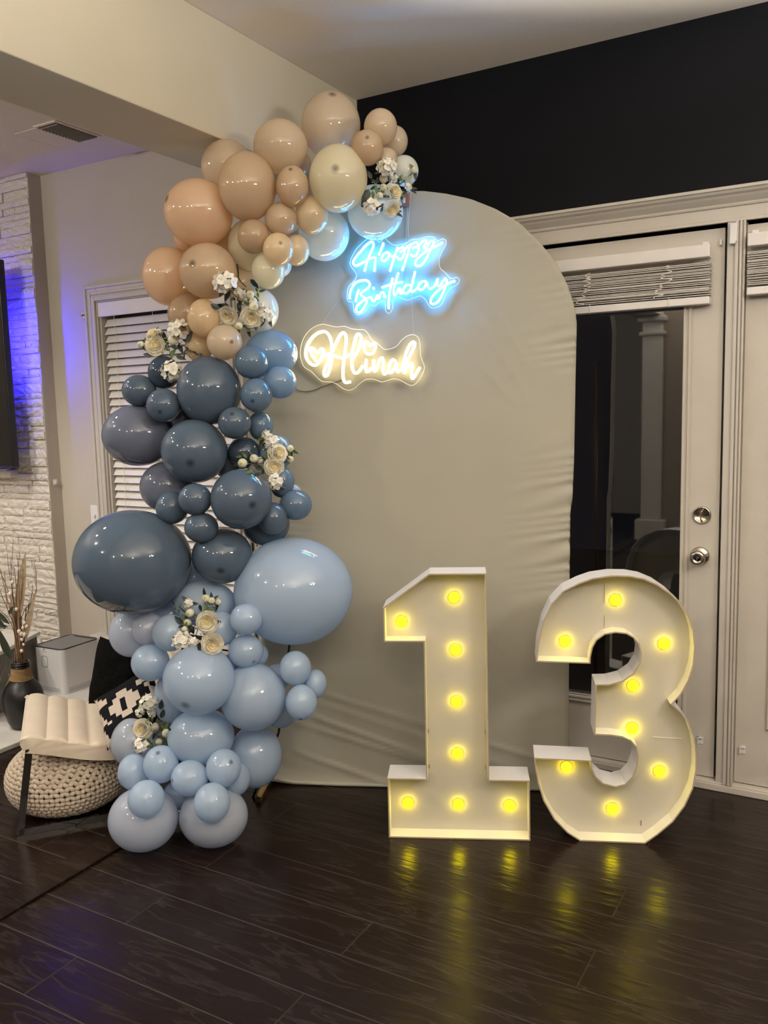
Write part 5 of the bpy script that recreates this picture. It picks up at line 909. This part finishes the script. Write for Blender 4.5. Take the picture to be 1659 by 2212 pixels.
def flower_obj(name, V, F, A, m, parent):
    o = raw(name, V, F, m, parent, True); at = o.data.attributes.new('warm', 'FLOAT', 'POINT')
    for i, q in enumerate(A): at.data[i].value = q
    return o
def rose(R, rnd):
    V, F, A = [], [], []
    for l, (rr, npet, zt) in enumerate(((0.27, 5, 0.34), (0.38, 6, 0.36), (0.49, 6, 0.34), (0.60, 7, 0.28), (0.71, 7, 0.19), (0.81, 8, 0.07), (0.91, 8, -0.08), (1.0, 8, -0.26))):
        for k in range(npet):
            ph0 = 2 * PI * (k + 0.5 * (l % 2)) / npet + rnd.uniform(-.15, .15); half = PI / npet * 1.4; jz = rnd.uniform(-.04, .05); jr = rnd.uniform(-.03, .04)
            def fn(u, v, rr=rr, ph0=ph0, half=half, zt=zt, jz=jz, jr=jr, l=l):
                a = ph0 + u * half * (0.75 + 0.25 * math.sin(PI * min(1, v + .15))); r = rr + jr - 0.20 * (1 - v) ** 1.6 + 0.015 * u * u
                rim = max(0, v - 0.7) / 0.3
                z = zt + jz - 0.34 * (1 - v) - 0.09 * u * u * v - 0.05 * rim * rim * (1 if l > 3 else 0); r += 0.03 * rim * (l > 3)
                return (R * r * math.cos(a), R * r * math.sin(a), R * z)
            petal_mesh(V, F, A, fn, 4, 4, lambda v, l=l: max(0, 0.5 - 0.25 * l))
    b0 = len(V); V.append((0, 0, 0.20 * R)); A.append(0.7)
    for k in range(12): V.append((0.30 * R * math.cos(k * PI / 6), 0.30 * R * math.sin(k * PI / 6), 0.10 * R)); A.append(0.6)
    for k in range(12): F.append((b0, b0 + 1 + k, b0 + 1 + (k + 1) % 12))
    for k in range(40):
        a = rnd.uniform(0, 2 * PI); r = 0.22 * math.sqrt(rnd.random())
        b0 = len(V); p = Vector((r * math.cos(a), r * math.sin(a), 0.20 + 0.12 * rnd.random())) * R; s = 0.045 * R
        for d in ((s, 0, 0), (-s * .5, s * .87, 0), (-s * .5, -s * .87, 0), (0, 0, s * 1.6)): V.append(tuple(p + Vector(d))); A.append(0.9)
        F.extend([(b0, b0 + 1, b0 + 3), (b0 + 1, b0 + 2, b0 + 3), (b0 + 2, b0, b0 + 3)])
    return V, F, A
def hydrangea(R, rnd):
    V, F, A = [], [], []; n = 11
    for k in range(n):
        z = 1 - 1.05 * (k + .5) / n; r = math.sqrt(max(0, 1 - z * z)); a = k * 2.39996 + rnd.uniform(-.3, .3)
        d = Vector((r * math.cos(a), r * math.sin(a), z)).normalized(); c = d * R * rnd.uniform(0.62, 0.80); x = d.orthogonal().normalized(); y = d.cross(x); s = R * rnd.uniform(0.36, 0.46); rot = rnd.uniform(0, PI)
        for q in range(4):
            pa = rot + q * PI / 2 + rnd.uniform(-.15, .15); px_ = x * math.cos(pa) + y * math.sin(pa); py_ = d.cross(px_); lift = rnd.uniform(.1, .4)
            def fn(u, v, c=c, px_=px_, py_=py_, d=d, s=s, lift=lift):
                wdt = 0.62 * math.sin(PI * (0.12 + 0.80 * v)) * s
                return tuple(c + px_ * (s * v) + py_ * (u * wdt) + d * (s * (lift * v * v - 0.10 * u * u + 0.04 * math.sin(5 * u + 3 * v))))
            petal_mesh(V, F, A, fn, 3, 4, lambda v: max(0, 0.7 - 2.6 * v))
    return V, F, A
def bud(R, rnd):
    V, F, A = [], [], []
    for l, (k_, rr) in enumerate(((3, 0.78), (4, 1.0))):
        for k in range(k_):
            ph0 = 2 * PI * k / k_ + l * 0.6 + rnd.uniform(-.2, .2)
            def fn(u, v, ph0=ph0, k_=k_, rr=rr, l=l):
                th = PI * (0.98 - (0.90 - 0.12 * l) * v); a = ph0 + u * PI / k_ * 1.4
                r = rr * (math.sin(th) ** 0.8 if math.sin(th) > 0 else 0) + 0.03 * u * (1 if l else -1)
                return (R * r * math.cos(a), R * r * math.sin(a), -R * 1.08 * math.cos(th) * (-1) * -1)
            petal_mesh(V, F, A, fn, 5, 7, lambda v: max(0, 0.9 - 3.5 * v))
    return V, F, A
def bud2(R, rnd): # petals closed over the front, green calyx behind
    V, F, A = bud(R, rnd); return [(x, y, z) for x, y, z in V], F, A
rf = random.Random(21)
TOC = Vector((-CF.x, -CF.y, -CF.z))
for label, parts in SPRAYS:
    cs = [Vector(p[1]) for p in parts if p[0] in 'hrb']; cen = sum(cs, Vector()) / len(cs); base = cen - TOC * 0.035
    t = thing('flower_spray', base, label, 'flowers', 'silk flower sprays on the garland')
    core = Vector((0, 0, 0))
    for p in parts:
        k = p[0]
        if k == 's':
            bm = bmesh.new(); tube(bm, catmull([Vector(q) - base for q in p[1]], 5), 0.0022, 6, taper=lambda q: 1.2 - .6 * q); obj('branch', bm, M_STEM, t, True); continue
        c = Vector(p[1]) - base
        if k in 'hrb':
            ax_, ay_ = (p[3], p[4]) if k == 'r' else (rf.uniform(-.25, .25), rf.uniform(-.3, .25))
            out = (c - core); out = out - TOC * out.dot(TOC)
            nrm = (TOC + CR * ax_ + CU * ay_ + (out.normalized() * 0.25 if out.length > 1e-4 and k != 'r' else Vector())).normalized()
            V, F, A = (hydrangea if k == 'h' else rose if k == 'r' else bud2)(p[2] * (1.12 if k == 'h' else 1.06), rf)
            o = flower_obj({'h': 'hydrangea', 'r': 'rose', 'b': 'bud'}[k], V, F, A, {'h': M_HYD, 'r': M_ROSE, 'b': M_BUD}[k], t); o.matrix_local = Matrix.Translation(c) @ z_to(nrm) @ Matrix.Rotation(rf.uniform(0, 6.28), 4, 'Z')
            for q in range(2 if k == 'b' else 4):
                aa = rf.uniform(0, 2 * PI); d = (CR * math.cos(aa) + CU * math.sin(aa)) + out * 4 + TOC * rf.uniform(-.2, .35); L = rf.uniform(0.022, 0.034)
                put_leaf('leaf', c - TOC * p[2] * 0.5 + d.normalized() * p[2] * 0.35, d, TOC + CR * rf.uniform(-.6, .6) + CU * rf.uniform(-.3, .7), L, L * rf.uniform(.36, .5), M_LG if rf.random() < 0.3 else M_LD, t, 0.12)
            bm = bmesh.new(); mid = (c + core) * 0.5 - TOC * 0.012
            tube(bm, catmull([c - nrm * p[2] * 0.4, mid, core], 4), 0.0013, 5); obj('stem', bm, M_STEM, t, True)
        elif k in 'dg':
            a = math.radians(p[3]); d = CR * math.cos(a) + CU * math.sin(a) + TOC * rf.uniform(-.25, .15); L = p[2]
            put_leaf('leaf', c - d.normalized() * L * 0.5, d, TOC + CR * rf.uniform(-.5, .5) + CU * rf.uniform(-.2, .6), L, L * rf.uniform(.40, .5), M_LD if k == 'd' else M_LG, t, 0.12)
        elif k == 'y':
            bm = bmesh.new()
            for q in range(13):
                e = c + Vector((rf.uniform(-1, 1), rf.uniform(-1, 1), rf.uniform(-1, 1))) * 0.012; bmesh.ops.create_icosphere(bm, subdivisions=1, radius=rf.uniform(.0011, .0019), matrix=Matrix.Translation(e)); tube(bm, [c - TOC * 0.012, e], 0.0004, 3)
            o = obj('gypsophila', bm, M_GYP, t); o['kind'] = 'stuff'
